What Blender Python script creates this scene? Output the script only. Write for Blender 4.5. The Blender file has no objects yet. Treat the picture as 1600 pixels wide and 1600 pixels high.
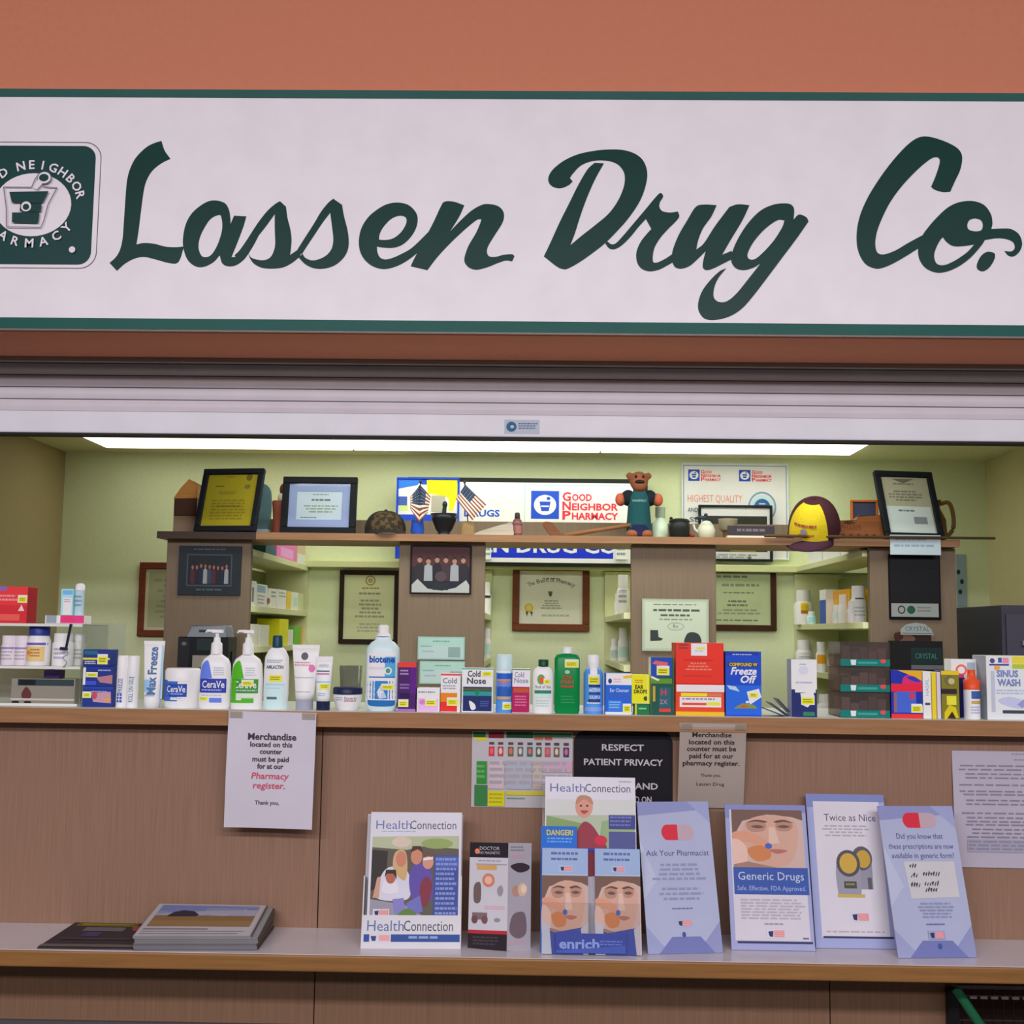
import bpy, math, random
from mathutils import Vector, Matrix, Euler
from mathutils.geometry import tessellate_polygon
random.seed(4)
SC = bpy.context.scene
COL = SC.collection
PI = math.pi
# ------------------------------------------------------------------ camera
EYE = 1.62
F = 1850.0
cam_d = bpy.data.cameras.new('camera'); cam = bpy.data.objects.new('camera', cam_d); COL.objects.link(cam)
cam_d.sensor_width = 36.0; cam_d.sensor_fit = 'HORIZONTAL'; cam_d.lens = 36.0 * F / 1600.0
cam_d.clip_start = 0.05
RM = (Matrix.Rotation(math.radians(1.024), 3, 'Z') @ Matrix.Rotation(PI/2 + math.radians(5.9), 3, 'X')
      @ Matrix.Rotation(math.radians(0.723), 3, 'Z'))
cam.matrix_world = Matrix.Translation((0, 0, EYE)) @ RM.to_4x4()
SC.camera = cam
# ------------------------------------------------------------------ world, lights, exposure
wd = bpy.data.worlds.new('world'); SC.world = wd; wd.use_nodes = True
bg = wd.node_tree.nodes['Background']; bg.inputs[0].default_value = (0.95, 0.92, 1.0, 1); bg.inputs[1].default_value = 0.10
SC.view_settings.view_transform = 'Standard'; SC.view_settings.look = 'None'
SC.view_settings.gamma = 1.0; SC.view_settings.use_curve_mapping = False
SC.view_settings.exposure = 0.0
def area(name, loc, rot, sx, sy, power, col):
    l = bpy.data.lights.new(name, 'AREA'); l.shape = 'RECTANGLE'; l.size = sx; l.size_y = sy
    l.energy = power; l.color = col
    o = bpy.data.objects.new(name, l); COL.objects.link(o); o.location = loc; o.rotation_euler = rot
    return o
# the store's rows of ceiling fluorescents in front of the counter, and the row over the pharmacy worktop
area('store_ceiling_row', (0, -1.7, 3.40), (math.radians(30), 0, 0), 6.5, 0.30, 188, (1.0, 0.95, 1.0))
area('store_ceiling_row_far', (0, -4.0, 3.45), (math.radians(35), 0, 0), 7.0, 0.30, 156, (1.0, 0.95, 1.0))
area('pharmacy_row', (0.15, 3.72, 2.36), (0, 0, 0), 2.2, 0.28, 17, (0.98, 1.0, 0.95))

# ------------------------------------------------------------------ pixel <-> place helpers
def W(px, py, Y):
    d = RM @ Vector(((px-800)/F, -(py-800)/F, -1.0))
    d = d * (Y/d.y)
    return Vector((d.x, Y, EYE + d.z))
def YX(px, py, X):          # depth at which the column of that pixel crosses the plane x = X
    return X / W(px, py, 1.0).x
def WZ(px, py, z):          # point of the horizontal plane z seen at a pixel
    d = RM @ Vector(((px-800)/F, -(py-800)/F, -1.0))
    t = (z-EYE)/d.z
    return Vector((d.x*t, d.y*t, z))
# ------------------------------------------------------------------ materials
MC = {}
KK = [0.74]
def lin(c): return c/12.92 if c <= .04045 else ((c+.055)/1.055)**2.4
def mt(hexc, rough=0.5, k=None, kind='plain', spec=0.2):
    k = k or KK[0]
    key = (hexc, rough, k, kind, spec)
    if key in MC: return MC[key]
    m = bpy.data.materials.new('m_' + hexc.strip('#') + kind); m.use_nodes = True
    nt = m.node_tree; b = nt.nodes['Principled BSDF']
    c = [min(0.9, lin(int(hexc[i:i+2], 16)/255)/k) for i in (1, 3, 5)]
    b.inputs['Roughness'].default_value = rough
    b.inputs['Specular IOR Level'].default_value = spec
    tc = nt.nodes.new('ShaderNodeTexCoord'); n = nt.nodes.new('ShaderNodeTexNoise')
    mp = nt.nodes.new('ShaderNodeMapping'); nt.links.new(tc.outputs['Object'], mp.inputs[0]); nt.links.new(mp.outputs[0], n.inputs['Vector'])
    r = nt.nodes.new('ShaderNodeValToRGB'); nt.links.new(n.outputs[0], r.inputs[0]); nt.links.new(r.outputs[0], b.inputs['Base Color'])
    a = 0.03; lo, hi = .3, .7
    if kind == 'plain': n.inputs['Scale'].default_value = 9
    if kind == 'wall': n.inputs['Scale'].default_value = 60; a = .02
    if kind == 'wood':
        mp.inputs['Scale'].default_value = (3, 40, 60); n.inputs['Scale'].default_value = 2; a = .14; n.inputs['Detail'].default_value = 5
    if kind == 'grain':
        mp.inputs['Scale'].default_value = (110, 110, 2.2); n.inputs['Scale'].default_value = 2.2; a = .10; n.inputs['Detail'].default_value = 4
    if kind == 'cloth': n.inputs['Scale'].default_value = 300; a = .15
    if kind == 'camo': n.inputs['Scale'].default_value = 60; a = .5; lo, hi = .45, .55
    r.color_ramp.elements[0].position = lo; r.color_ramp.elements[1].position = hi
    r.color_ramp.elements[0].color = [x*(1-a) for x in c] + [1]
    r.color_ramp.elements[1].color = [min(.95, x*(1+a)) for x in c] + [1]
    if kind in ('wall', 'cloth'):
        bp = nt.nodes.new('ShaderNodeBump'); bp.inputs['Strength'].default_value = .12 if kind == 'wall' else .3
        bp.inputs['Distance'].default_value = .002
        nt.links.new(n.outputs[0], bp.inputs['Height']); nt.links.new(bp.outputs[0], b.inputs['Normal'])
    if kind == 'metal': b.inputs['Metallic'].default_value = .55
    MC[key] = m
    return m
def clear(tint='#ffffff', gl=.10, rough=.03, haze=0.0):
    key = ('clear', tint, gl, rough, haze)
    if key in MC: return MC[key]
    m = bpy.data.materials.new('m_clear'); m.use_nodes = True; nt = m.node_tree
    nt.nodes.clear()
    o = nt.nodes.new('ShaderNodeOutputMaterial'); t = nt.nodes.new('ShaderNodeBsdfTransparent')
    g = nt.nodes.new('ShaderNodeBsdfGlossy'); g.inputs['Roughness'].default_value = rough
    lw = nt.nodes.new('ShaderNodeLayerWeight'); lw.inputs[0].default_value = .25
    ma = nt.nodes.new('ShaderNodeMath'); ma.operation = 'MULTIPLY_ADD'; ma.inputs[1].default_value = .25; ma.inputs[2].default_value = gl*.1
    nt.links.new(lw.outputs['Fresnel'], ma.inputs[0])
    mx = nt.nodes.new('ShaderNodeMixShader'); nt.links.new(ma.outputs[0], mx.inputs[0])
    nt.links.new(t.outputs[0], mx.inputs[1]); nt.links.new(g.outputs[0], mx.inputs[2])
    t.inputs[0].default_value = [lin(int(tint[i:i+2], 16)/255) for i in (1, 3, 5)] + [1]
    last = mx
    if haze:
        d = nt.nodes.new('ShaderNodeBsdfDiffuse'); d.inputs[0].default_value = [lin(int(tint[i:i+2], 16)/255)*.8 for i in (1, 3, 5)] + [1]
        m2 = nt.nodes.new('ShaderNodeMixShader'); m2.inputs[0].default_value = haze
        nt.links.new(mx.outputs[0], m2.inputs[1]); nt.links.new(d.outputs[0], m2.inputs[2]); last = m2
    nt.links.new(last.outputs[0], o.inputs[0])
    MC[key] = m
    return m
def glow(hexc, s):
    m = bpy.data.materials.new('m_lamp'); m.use_nodes = True; nt = m.node_tree; b = nt.nodes['Principled BSDF']
    b.inputs['Base Color'].default_value = (.9, .9, .85, 1)
    b.inputs['Emission Color'].default_value = [lin(int(hexc[i:i+2], 16)/255) for i in (1, 3, 5)] + [1]
    b.inputs['Emission Strength'].default_value = s
    return m
# ------------------------------------------------------------------ text cache
TX = {}
def text_geo(s, bold):
    key = (s, bold)
    if key not in TX:
        c = bpy.data.curves.new('t', 'FONT'); c.body = s; c.resolution_u = 2; c.offset = bold; c.fill_mode = 'FRONT'
        o = bpy.data.objects.new('t', c); me = o.to_mesh()
        vs = [(v.co.x, v.co.y) for v in me.vertices]; fs = [tuple(p.vertices) for p in me.polygons]
        o.to_mesh_clear(); bpy.data.objects.remove(o); bpy.data.curves.remove(c)
        TX[key] = (vs, fs)
    return TX[key]
_h = text_geo('H', 0)[0]; CAP = max(v[1] for v in _h) - min(v[1] for v in _h)
# ------------------------------------------------------------------ mesh builder
def cr(pts, n=6, closed=True):          # Catmull-Rom through points; a third element marks a corner
    P = [Vector(p[:2]) for p in pts]; c = [len(p) > 2 for p in pts]; N = len(P); out = []
    rng = range(N) if closed else range(N-1)
    for i in rng:
        p1, p2 = P[i], P[(i+1) % N]
        p0 = P[i-1] if (closed or i > 0) and not c[i] else p1 + (p1-p2)
        p3 = P[(i+2) % N] if (closed or i+2 < N) and not c[(i+1) % N] else p2 + (p2-p1)
        for k in range(n):
            t = k/n
            out.append(.5*((2*p1) + (p2-p0)*t + (2*p0-5*p1+4*p2-p3)*t*t + (3*p1-p0-3*p2+p3)*t**3))
    if not closed: out.append(P[-1])
    return out
class MB:
    def __init__(s, surf=None, y0=0.0, step=.00006):
        s.v = []; s.f = []; s.m = []; s.sm = []; s.mats = []; s.surf = surf; s.lay = 0.0001; s.y0 = y0; s.step = step; s.T = None
    def mi(s, m):
        if isinstance(m, str): m = mt(m)
        if m not in s.mats: s.mats.append(m)
        return s.mats.index(m)
    def add(s, vs, fs, m, smooth=False):
        b = len(s.v); i = s.mi(m)
        for p in vs:
            p = Vector(p); s.v.append(tuple(s.T @ p if s.T else p))
        for f in fs: s.f.append(tuple(b+k for k in f)); s.m.append(i); s.sm.append(smooth)
    def box(s, x0, x1, y0, y1, z0, z1, m):
        s.add([(x0,y0,z0),(x1,y0,z0),(x1,y1,z0),(x0,y1,z0),(x0,y0,z1),(x1,y0,z1),(x1,y1,z1),(x0,y1,z1)],
              [(0,1,5,4),(1,2,6,5),(2,3,7,6),(3,0,4,7),(4,5,6,7),(3,2,1,0)], m)
    def lathe(s, prof, m, ratio=1.0, n=28, ex=2.0, cx=0, cy=0, smooth=True):
        vs = []; fs = []
        def pt(a, r):
            c, q = math.cos(a), math.sin(a); k = 2.0/ex
            return (cx + r*math.copysign(abs(c)**k, c), cy + r*ratio*math.copysign(abs(q)**k, q))
        for (z, r) in prof:
            for i in range(n):
                x, y = pt(2*PI*i/n, r); vs.append((x, y, z))
        for j in range(len(prof)-1):
            for i in range(n):
                a = j*n+i; b = j*n+(i+1) % n; fs.append((a, b, b+n, a+n))
        s.add(vs, fs, m, smooth)
        for j, rev in ((0, True), (len(prof)-1, False)):
            ring = vs[j*n:(j+1)*n]
            s.add(ring, [tuple(reversed(range(n))) if rev else tuple(range(n))], m)
    def prism(s, poly, y0, y1, m):       # polygon in x,z extruded in y
        n = len(poly); vs = [(p[0], y0, p[1]) for p in poly] + [(p[0], y1, p[1]) for p in poly]
        fs = [(i, (i+1) % n, n+(i+1) % n, n+i) for i in range(n)]
        tri = tessellate_polygon([[Vector((p[0], p[1], 0)) for p in poly]])
        fs += [tuple(t) for t in tri] + [tuple(n+k for k in reversed(t)) for t in tri]
        s.add(vs, fs, m)
    def tube(s, pts, r, m, n=8):
        P = [Vector(p) for p in pts]; vs = []; fs = []
        for i, p in enumerate(P):
            d = (P[min(i+1, len(P)-1)] - P[max(i-1, 0)]).normalized()
            u = d.cross(Vector((0, 0, 1)) if abs(d.z) < .9 else Vector((1, 0, 0))).normalized(); w = d.cross(u)
            rr = r[i] if isinstance(r, (list, tuple)) else r
            for k in range(n): vs.append(p + u*rr*math.cos(2*PI*k/n) + w*rr*math.sin(2*PI*k/n))
        for i in range(len(P)-1):
            for k in range(n): fs.append((i*n+k, i*n+(k+1) % n, (i+1)*n+(k+1) % n, (i+1)*n+k))
        fs += [tuple(range(n)), tuple(range((len(P)-1)*n, len(P)*n))]
        s.add(vs, fs, m, True)
    def ell(s, c, r, m, n=18, k=12, half=False):
        vs = []; fs = []
        for j in range(k+1):
            t = PI*j/k if not half else PI/2*j/k
            for i in range(n): vs.append((c[0]+r[0]*math.sin(t)*math.cos(2*PI*i/n), c[1]+r[1]*math.sin(t)*math.sin(2*PI*i/n), c[2]+r[2]*math.cos(t)))
        for j in range(k):
            for i in range(n): fs.append((j*n+i, (j+1)*n+i, (j+1)*n+(i+1) % n, j*n+(i+1) % n))
        s.add(vs, fs, m, True)
    # ---- flat printing on the front (-y) side
    def P(s, x, z): return (x, (s.surf(x, z) if s.surf else s.y0) - s.lay, z)
    def rect(s, x0, x1, z0, z1, m):
        nx, nz = (10, 8) if s.surf else (1, 1)
        vs = [s.P(x0+(x1-x0)*i/nx, z0+(z1-z0)*j/nz) for j in range(nz+1) for i in range(nx+1)]
        fs = [(j*(nx+1)+i, j*(nx+1)+i+1, (j+1)*(nx+1)+i+1, (j+1)*(nx+1)+i) for j in range(nz) for i in range(nx)]
        s.add(vs, fs, m, bool(s.surf)); s.lay += s.step
    def poly(s, rings, m):
        if not isinstance(rings[0][0], (list, tuple, Vector)): rings = [rings]
        flat = [p for r in rings for p in r]
        tri = tessellate_polygon([[Vector((p[0], p[1], 0)) for p in r] for r in rings])
        s.tris([(p[0], p[1]) for p in flat], [tuple(t) for t in tri], m)
    def tris(s, pts, fs, m):            # printing on a curved side is cut finely enough to follow it
        if s.surf:
            pts = list(pts); lim = .005; todo = list(fs); out = []; mid = {}
            while todo:
                f = todo.pop()
                if len(f) > 3: todo += [(f[0], f[i], f[i+1]) for i in range(1, len(f)-1)]; continue
                L = [abs(pts[f[i]][0]-pts[f[(i+1) % 3]][0]) + .3*abs(pts[f[i]][1]-pts[f[(i+1) % 3]][1]) for i in range(3)]
                i = L.index(max(L))
                if L[i] < lim: out.append(f); continue
                a, b, c = f[i], f[(i+1) % 3], f[(i+2) % 3]; k = (min(a, b), max(a, b))
                if k not in mid: mid[k] = len(pts); pts.append(((pts[a][0]+pts[b][0])/2, (pts[a][1]+pts[b][1])/2))
                todo += [(a, mid[k], c), (mid[k], b, c)]
            fs = out
        s.add([s.P(*p) for p in pts], fs, m); s.lay += s.step
    def oval(s, cx, cz, rx, rz, m, n=20):
        s.poly([(cx+rx*math.cos(2*PI*i/n), cz+rz*math.sin(2*PI*i/n)) for i in range(n)], m)
    def text(s, t, cx, z, cap, m, w=None, b=0.0, sh=0.0, rot=0.0, al='C', sx=1.0):
        vs, fs = text_geo(t, b)
        if not vs: return
        k = cap/CAP; x0 = min(v[0] for v in vs); x1 = max(v[0] for v in vs); kx = k*sx
        if w: kx = w/(x1-x0)
        off = {'C': (x0+x1)/2, 'L': x0, 'R': x1}[al]
        c, q = math.cos(rot), math.sin(rot); out = []
        for v in vs:
            x = (v[0]-off)*kx + sh*v[1]*k; zz = v[1]*k
            out.append((cx + x*c - zz*q, z + x*q + zz*c))
        s.tris(out, fs, m)
    def build(s, name, parent=None, loc=None, rot=None, bevel=0, remesh=0, sub=0):
        me = bpy.data.meshes.new(name); me.from_pydata(s.v, [], s.f)
        for m in s.mats: me.materials.append(m)
        me.polygons.foreach_set('material_index', s.m); me.polygons.foreach_set('use_smooth', s.sm); me.update()
        o = bpy.data.objects.new(name, me); COL.objects.link(o)
        if parent: o.parent = parent
        if loc is not None: o.location = loc
        if rot is not None: o.rotation_euler = rot
        if remesh:
            md = o.modifiers.new('r', 'REMESH'); md.mode = 'VOXEL'; md.voxel_size = remesh; md.use_smooth_shade = True
            md = o.modifiers.new('s', 'SMOOTH'); md.factor = .5; md.iterations = 6
        if bevel:
            md = o.modifiers.new('b', 'BEVEL'); md.width = bevel; md.segments = 2; md.limit_method = 'ANGLE'; md.angle_limit = math.radians(50)
        return o
def tag(o, label, cat, group=None):
    o['label'] = label; o['category'] = cat
    if group: o['group'] = group
    return o
def thing(name, label, cat, loc, rot=(0, 0, 0), group=None):
    o = bpy.data.objects.new(name, None); COL.objects.link(o); o.empty_display_size = .05
    o.location = loc; o.rotation_euler = rot
    return tag(o, label, cat, group)
def struct(mb, name, bevel=0):
    o = mb.build(name, bevel=bevel); o['kind'] = 'structure'; return o
# ------------------------------------------------------------------ printing in photo measure
class Art:
    def __init__(s, mb, px, rect):
        s.mb = mb; s.p = px; s.r = rect; s.sx = (rect[1]-rect[0])/(px[2]-px[0]); s.sz = (rect[3]-rect[2])/(px[3]-px[1])
    def c(s, x, y): return (s.r[0] + (x-s.p[0])*s.sx, s.r[3] - (y-s.p[1])*s.sz)
    def run(s, ops):
        mb = s.mb
        for o in ops:
            k = o[0]
            if k == 'r':
                a, b = s.c(o[1], o[2]), s.c(o[3], o[4]); mb.rect(a[0], b[0], b[1], a[1], o[5])
            elif k == 'e':
                a = s.c(o[1], o[2]); mb.oval(a[0], a[1], o[3]*s.sx, o[4]*s.sz, o[5])
            elif k == 'p':
                mb.poly([s.c(*q) for q in o[1]], o[2])
            elif k == 's':
                mb.poly([s.c(*q) for q in cr(o[1])], o[2])
            elif k == 'o':      # ring
                a = s.c(o[1], o[2]); n = 28; rx, rz, t = o[3]*s.sx, o[4]*s.sz, o[6]
                mb.poly([[(a[0]+rx*math.cos(2*PI*i/n), a[1]+rz*math.sin(2*PI*i/n)) for i in range(n)],
                         [(a[0]+(rx-t*s.sx)*math.cos(-2*PI*i/n), a[1]+(rz-t*s.sz)*math.sin(-2*PI*i/n)) for i in range(n)]], o[5])
            elif k == 't':
                q = o[6] if len(o) > 6 else {}
                a = s.c(o[2], o[3]); kw = dict(q)
                if 'w' in kw: kw['w'] *= s.sx
                mb.text(o[1], a[0], a[1], o[4]*s.sz, o[5], **kw)
            elif k == 'g':      # lines of fine print too small to read in the photo
                x0, y0, x1, y1, n, col = o[1:7]; rr = random.Random(int(x0*7+y0)); ctr = len(o) > 7
                h = (y1-y0)/n; vs = []; fs = []
                for i in range(n):
                    yy = y0 + h*i; x = x0 + (rr.random()*.22*(x1-x0) if ctr else 0); xe = x1 - (x-x0 if ctr else rr.random()*.15*(x1-x0))
                    while x < xe:
                        wv = min((x1-x0)*rr.uniform(.06, .2), xe-x); a, b = s.c(x, yy), s.c(x+wv, yy+h*.5)
                        q = len(vs); vs += [mb.P(a[0], b[1]), mb.P(b[0], b[1]), mb.P(b[0], a[1]), mb.P(a[0], a[1])]; fs.append((q, q+1, q+2, q+3))
                        x += wv + (x1-x0)*.03
                mb.add(vs, fs, o[6]); mb.lay += mb.step
def dims(px, Y):
    x0, y0, x1, y1 = px; xc = (x0+x1)/2
    A, B = W(x0, y1, Y), W(x1, y1, Y)
    return (A.x+B.x)/2, B.x-A.x, W(xc, y0, Y).z - W(xc, y1, Y).z, W(xc, y1, Y).z
YEL = '#e8dc28'
def sticker(parent, px, rect, box, surf=None, y0=0.0):
    mb = MB(surf, y0); mb.lay = .0012; a = Art(mb, px, rect); x0, y0_, x1, y1 = box
    a.run([('r', x0, y0_, x1, y1, '#f2f0d0'), ('r', x0+1, y0_+(y1-y0_)*.25, x1-1, y1-1, YEL), ('g', x0+3, y0_+(y1-y0_)*.4, x1-3, y1-2, 2, '#7a7430')])
    return mb.build('price_sticker', parent)
def carton(name, label, cat, px, Y, d, zb, col, ops=(), side=None, stick=None, group=None, rz=0, bevel=.001, part='carton', rough=.4):
    X, w, h, _ = dims(px, Y)
    mb = MB(); m = mt(col, rough)
    mb.box(-w/2, w/2, 0, d, 0, h, m)
    if side:
        ms = mt(side, rough); mb.m[-6+1] = mb.m[-6+3] = mb.mi(ms)
    rect = (-w/2, w/2, 0, h); Art(mb, px, rect).run(ops)
    loc = (X, Y, zb)
    if not stick:
        o = mb.build(name, loc=loc, rot=(0, 0, rz), bevel=bevel); return tag(o, label, cat, group)
    t = thing(name, label, cat, loc, (0, 0, rz), group)
    mb.build(part, t, bevel=bevel); sticker(t, px, rect, stick)
    return t
def bottle(name, label, cat, xc, yb, Y, zb, body, cap, ratio=.62, col='#e8ebee', capcol='#e8ebee', ops=(), ex=2.6, stick=None,
           group=None, pump=False, rough=.3, clearm=None, capratio=1.0, parts=('body', 'cap'), capex=2.0):
    hw = max(r for _, r in body)
    X, w, h, _ = dims((xc-50, yb-100, xc+50, yb), Y); sx = w/100; sz = h/100
    R = [((yb-y)*sz, r*sx) for y, r in body]
    dep = hw*sx*ratio
    t = thing(name, label, cat, (X, Y+dep, zb), group=group)
    zs = [p[0] for p in R]
    def rad(z):
        for (za, ra), (zb_, rb) in zip(R, R[1:]):
            if za <= z <= zb_: return ra + (rb-ra)*(z-za)/max(1e-6, zb_-za)
        return R[0][1] if z < zs[0] else R[-1][1]
    def surf(x, z):
        r = rad(z); q = min(.999, abs(x)/r)
        return -r*ratio*(1-q**ex)**(1/ex)
    mb = MB(surf); mb.lay = .0008
    mb.lathe(R, clearm or mt(col, rough), ratio, 40, ex)
    px = (xc-hw, body[-1][0], xc+hw, yb); rect = (-hw*sx, hw*sx, 0, (yb-body[-1][0])*sz)
    Art(mb, px, rect).run(ops); mb.build(parts[0], t)
    if cap:
        mb = MB(); C = [((yb-y)*sz, r*sx) for y, r in cap]; mb.lathe(C, mt(capcol, .35), capratio, 28, capex)
        if pump:
            zt = C[-1][0]; mb.tube([(0, 0, zt-.002), (0, 0, zt+8*sz)], 3*sx, mt(capcol, .35))
            mb.box(-7*sx, 9*sx, -.008, .008, zt+7*sz, zt+12*sz, mt(capcol, .35))
            mb.tube([(-6*sx, 0, zt+10*sz), (-15*sx, -.006, zt+10*sz), (-17*sx, -.007, zt+7*sz)], [2.6*sx, 2*sx, 1.6*sx], mt(capcol, .35))
        mb.build(parts[1] if not pump else 'pump', t)
    if stick: sticker(t, px, rect, stick, surf)
    return t
def frame(name, label, cat, px, Y, fw, fcol, ops=(), paper='#d8d8c0', matw=0, matcol='#8090b0', d=.022, rot=(0, 0, 0), loc=None, fkind='plain', glassy=True, group=None, y_lean=0):
    X, w, h, zb = dims(px, Y); sx = w/(px[2]-px[0])
    t = thing(name, label, cat, loc or (X, Y, zb), rot, group); f = fw*sx
    mb = MB(); m = mt(fcol, .55, kind=fkind, spec=.1)
    for (a, b, c, e) in ((-w/2, w/2, h-f, h), (-w/2, w/2, 0, f), (-w/2, -w/2+f, f, h-f), (w/2-f, w/2, f, h-f)): mb.box(a, b, 0, d, c, e, m)
    mb.build('frame', t, bevel=.0025)
    i = f*.96; q = matw*sx
    if matw:
        mb = MB()
        for (a, b, c, e) in ((-w/2+i, w/2-i, h-i-q, h-i), (-w/2+i, w/2-i, i, i+q), (-w/2+i, -w/2+i+q, i+q, h-i-q), (w/2-i-q, w/2-i, i+q, h-i-q)): mb.box(a, b, d*.42, d*.8, c, e, mt(matcol, .6))
        mb.build('mat', t)
    mb = MB(y0=d*.5); j = i+q*.95
    mb.box(-w/2+j, w/2-j, d*.5, d*.85, j, h-j, mt(paper, .7))
    Art(mb, px, (-w/2, w/2, 0, h)).run(ops); mb.build('document', t)
    if glassy:
        mb = MB(); mb.box(-w/2+i*.98, w/2-i*.98, d*.26, d*.3, i*.98, h-i*.98, clear(gl=.12, rough=.06)); mb.build('glass', t)
    return t
# ================================================================== the setting
YW = 2.95; YU = 2.92; YP = 2.98; YL = 2.737; YSH = 3.27; YB = 5.2; YC = 4.1
ZU = W(800, 1115.5, YU).z; ZUB = W(800, 1140, YU).z; ZL = W(800, 1497.5, YL).z; ZLB = W(800, 1524.5, YL).z
ZHB = W(800, 519.5, 2.93).z - .004; ZBAR = W(800, 683, YSH).z; ZC = W(800, 713, YB).z
XL = W(103, 706, YB).x; XR = W(1540, 722, YB).x
KK[0] = .74
mb = MB(); mb.box(-4.5, 4.5, YW, YSH-.052, ZHB, 3.62, mt('#b5735a', .8, kind='wall')); struct(mb, 'wall_front')
mb = MB(); mb.box(-4.5, 4.5, YSH+.05, YSH+.16, ZHB-.02, 3.62, mt('#c9c6b0', .8, kind='wall')); struct(mb, 'wall_inner')
mb = MB(); mb.box(-4.5, 4.5, -6, 5.6, -.06, 0, mt('#4c463f', .5)); struct(mb, 'floor')
mb = MB(); mb.box(-4.5, 4.5, -6, YW, 3.62, 3.68, mt('#d8d4d0', .9)); struct(mb, 'ceiling')
KK[0] = .62
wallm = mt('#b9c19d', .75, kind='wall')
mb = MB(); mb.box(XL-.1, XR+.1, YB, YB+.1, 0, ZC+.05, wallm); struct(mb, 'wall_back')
mb = MB(); mb.box(XL-.1, XL, YSH+.16, YB, 0, ZC+.05, mt('#887b5a', .75, kind='wall')); struct(mb, 'wall_left')  # darker than the back wall: light falloff at the left end put into the colour
mb = MB(); wallr = mt('#aaa17c', .75, kind='wall'); mb.box(XR, XR+.1, YSH+.16, 3.6, 0, ZC+.05, wallr); mb.box(XR, XR+.1, 4.62, YB, 0, ZC+.05, wallr)  # tan kept darker too, painting in the dimmer light at the right end
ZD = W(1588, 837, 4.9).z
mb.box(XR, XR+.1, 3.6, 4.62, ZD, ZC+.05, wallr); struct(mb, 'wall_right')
mb = MB(); mb.box(XL-.1, XR+.1, YSH+.16, YB+.1, ZC, ZC+.06, mt('#b9b896', .8, kind='wall')); struct(mb, 'ceiling')
mb = MB(); dz = ZD; cm = mt('#a79f8b', .5)
mb.box(XR-.02, XR, 3.53, 4.70, dz, dz+.08, cm); mb.box(XR-.02, XR, 3.53, 3.60, 0, dz, cm); mb.box(XR-.02, XR, 4.62, 4.70, 0, dz, cm)
struct(mb, 'trim_1', .003)
mb = MB(); mb.box(XR+.03, XR+.07, 3.6, 4.62, 0.01, dz, mt('#6f7079', .5)); o = struct(mb, 'door_1')
mb = MB(); mb.tube([(XR+.03, 4.52, 1.02), (XR-.03, 4.52, 1.02)], .011, mt('#9a9a98', .3, kind='metal')); mb.ell((XR-.045, 4.52, 1.02), (.03, .03, .03), mt('#9a9a98', .3, kind='metal')); mb.build('door_handle', o)
ZR = W(560, 877, YB).z
mb = MB(); mb.box(XL+.9, XR-.35, YB-.045, YB, ZR-.03, ZR, mt('#b4b88a', .6)); struct(mb, 'trim_2', .003)

# ================================================================== counters, shutter, fixtures
KK[0] = .93
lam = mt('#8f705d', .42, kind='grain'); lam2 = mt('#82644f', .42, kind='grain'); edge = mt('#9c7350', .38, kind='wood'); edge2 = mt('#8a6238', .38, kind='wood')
t = thing('service_counter', 'long tan wood-laminate pharmacy counter with high top and lower ledge', 'counter', (0, YP, 0))
mb = MB(); xs = W(500, 1300, YP).x
mb.box(-4, xs-.0012, 0, .03, ZL-.03, ZUB, lam); mb.build('front_panel', t, bevel=.001)
mb = MB(); mb.box(xs+.0012, 4, 0, .03, ZL-.03, ZUB, lam); mb.build('front_panel', t, bevel=.001)
xa = W(491, 1560, YP).x; xb = W(1297, 1570, YP).x; xc = W(1489, 1570, YP).x
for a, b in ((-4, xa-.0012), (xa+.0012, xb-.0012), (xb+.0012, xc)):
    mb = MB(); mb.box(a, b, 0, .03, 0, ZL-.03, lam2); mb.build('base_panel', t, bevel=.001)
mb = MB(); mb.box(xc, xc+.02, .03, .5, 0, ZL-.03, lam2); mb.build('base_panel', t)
mb = MB(); mb.box(xc, 4, .5, .52, 0, ZL-.03, mt('#4a3630', .7)); mb.build('recess_back', t)
mb = MB(); mb.box(-4, 4, .0, .34, ZUB, ZU, mt('#cfd2cb', .35)); mb.build('high_top', t, bevel=.002)
mb = MB(); mb.box(-4, 4, YU-YP, 0, ZUB, ZU-.001, edge); mb.box(-4, 4, YU-YP+.003, 0, ZU-.001, ZU, mt('#cfd2cb', .35)); mb.build('high_edge', t, bevel=.003)
mb = MB(); mb.box(-4, 4, YL-YP, .03, ZLB, ZL-.0012, edge2); mb.build('ledge_edge', t, bevel=.004)
mb = MB(); mb.box(-4, 4, YL-YP+.004, 0, ZL-.0012, ZL, mt('#d2ccd2', .22, spec=.5)); mb.build('ledge_top', t)
zt = W(150, 1594, YP).z
mb = MB(); mb.box(-4, xa, -.012, 0, zt-.06, zt, mt('#6a6a6e', .4, kind='metal')); mb.build('bumper_rail', t)

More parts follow.
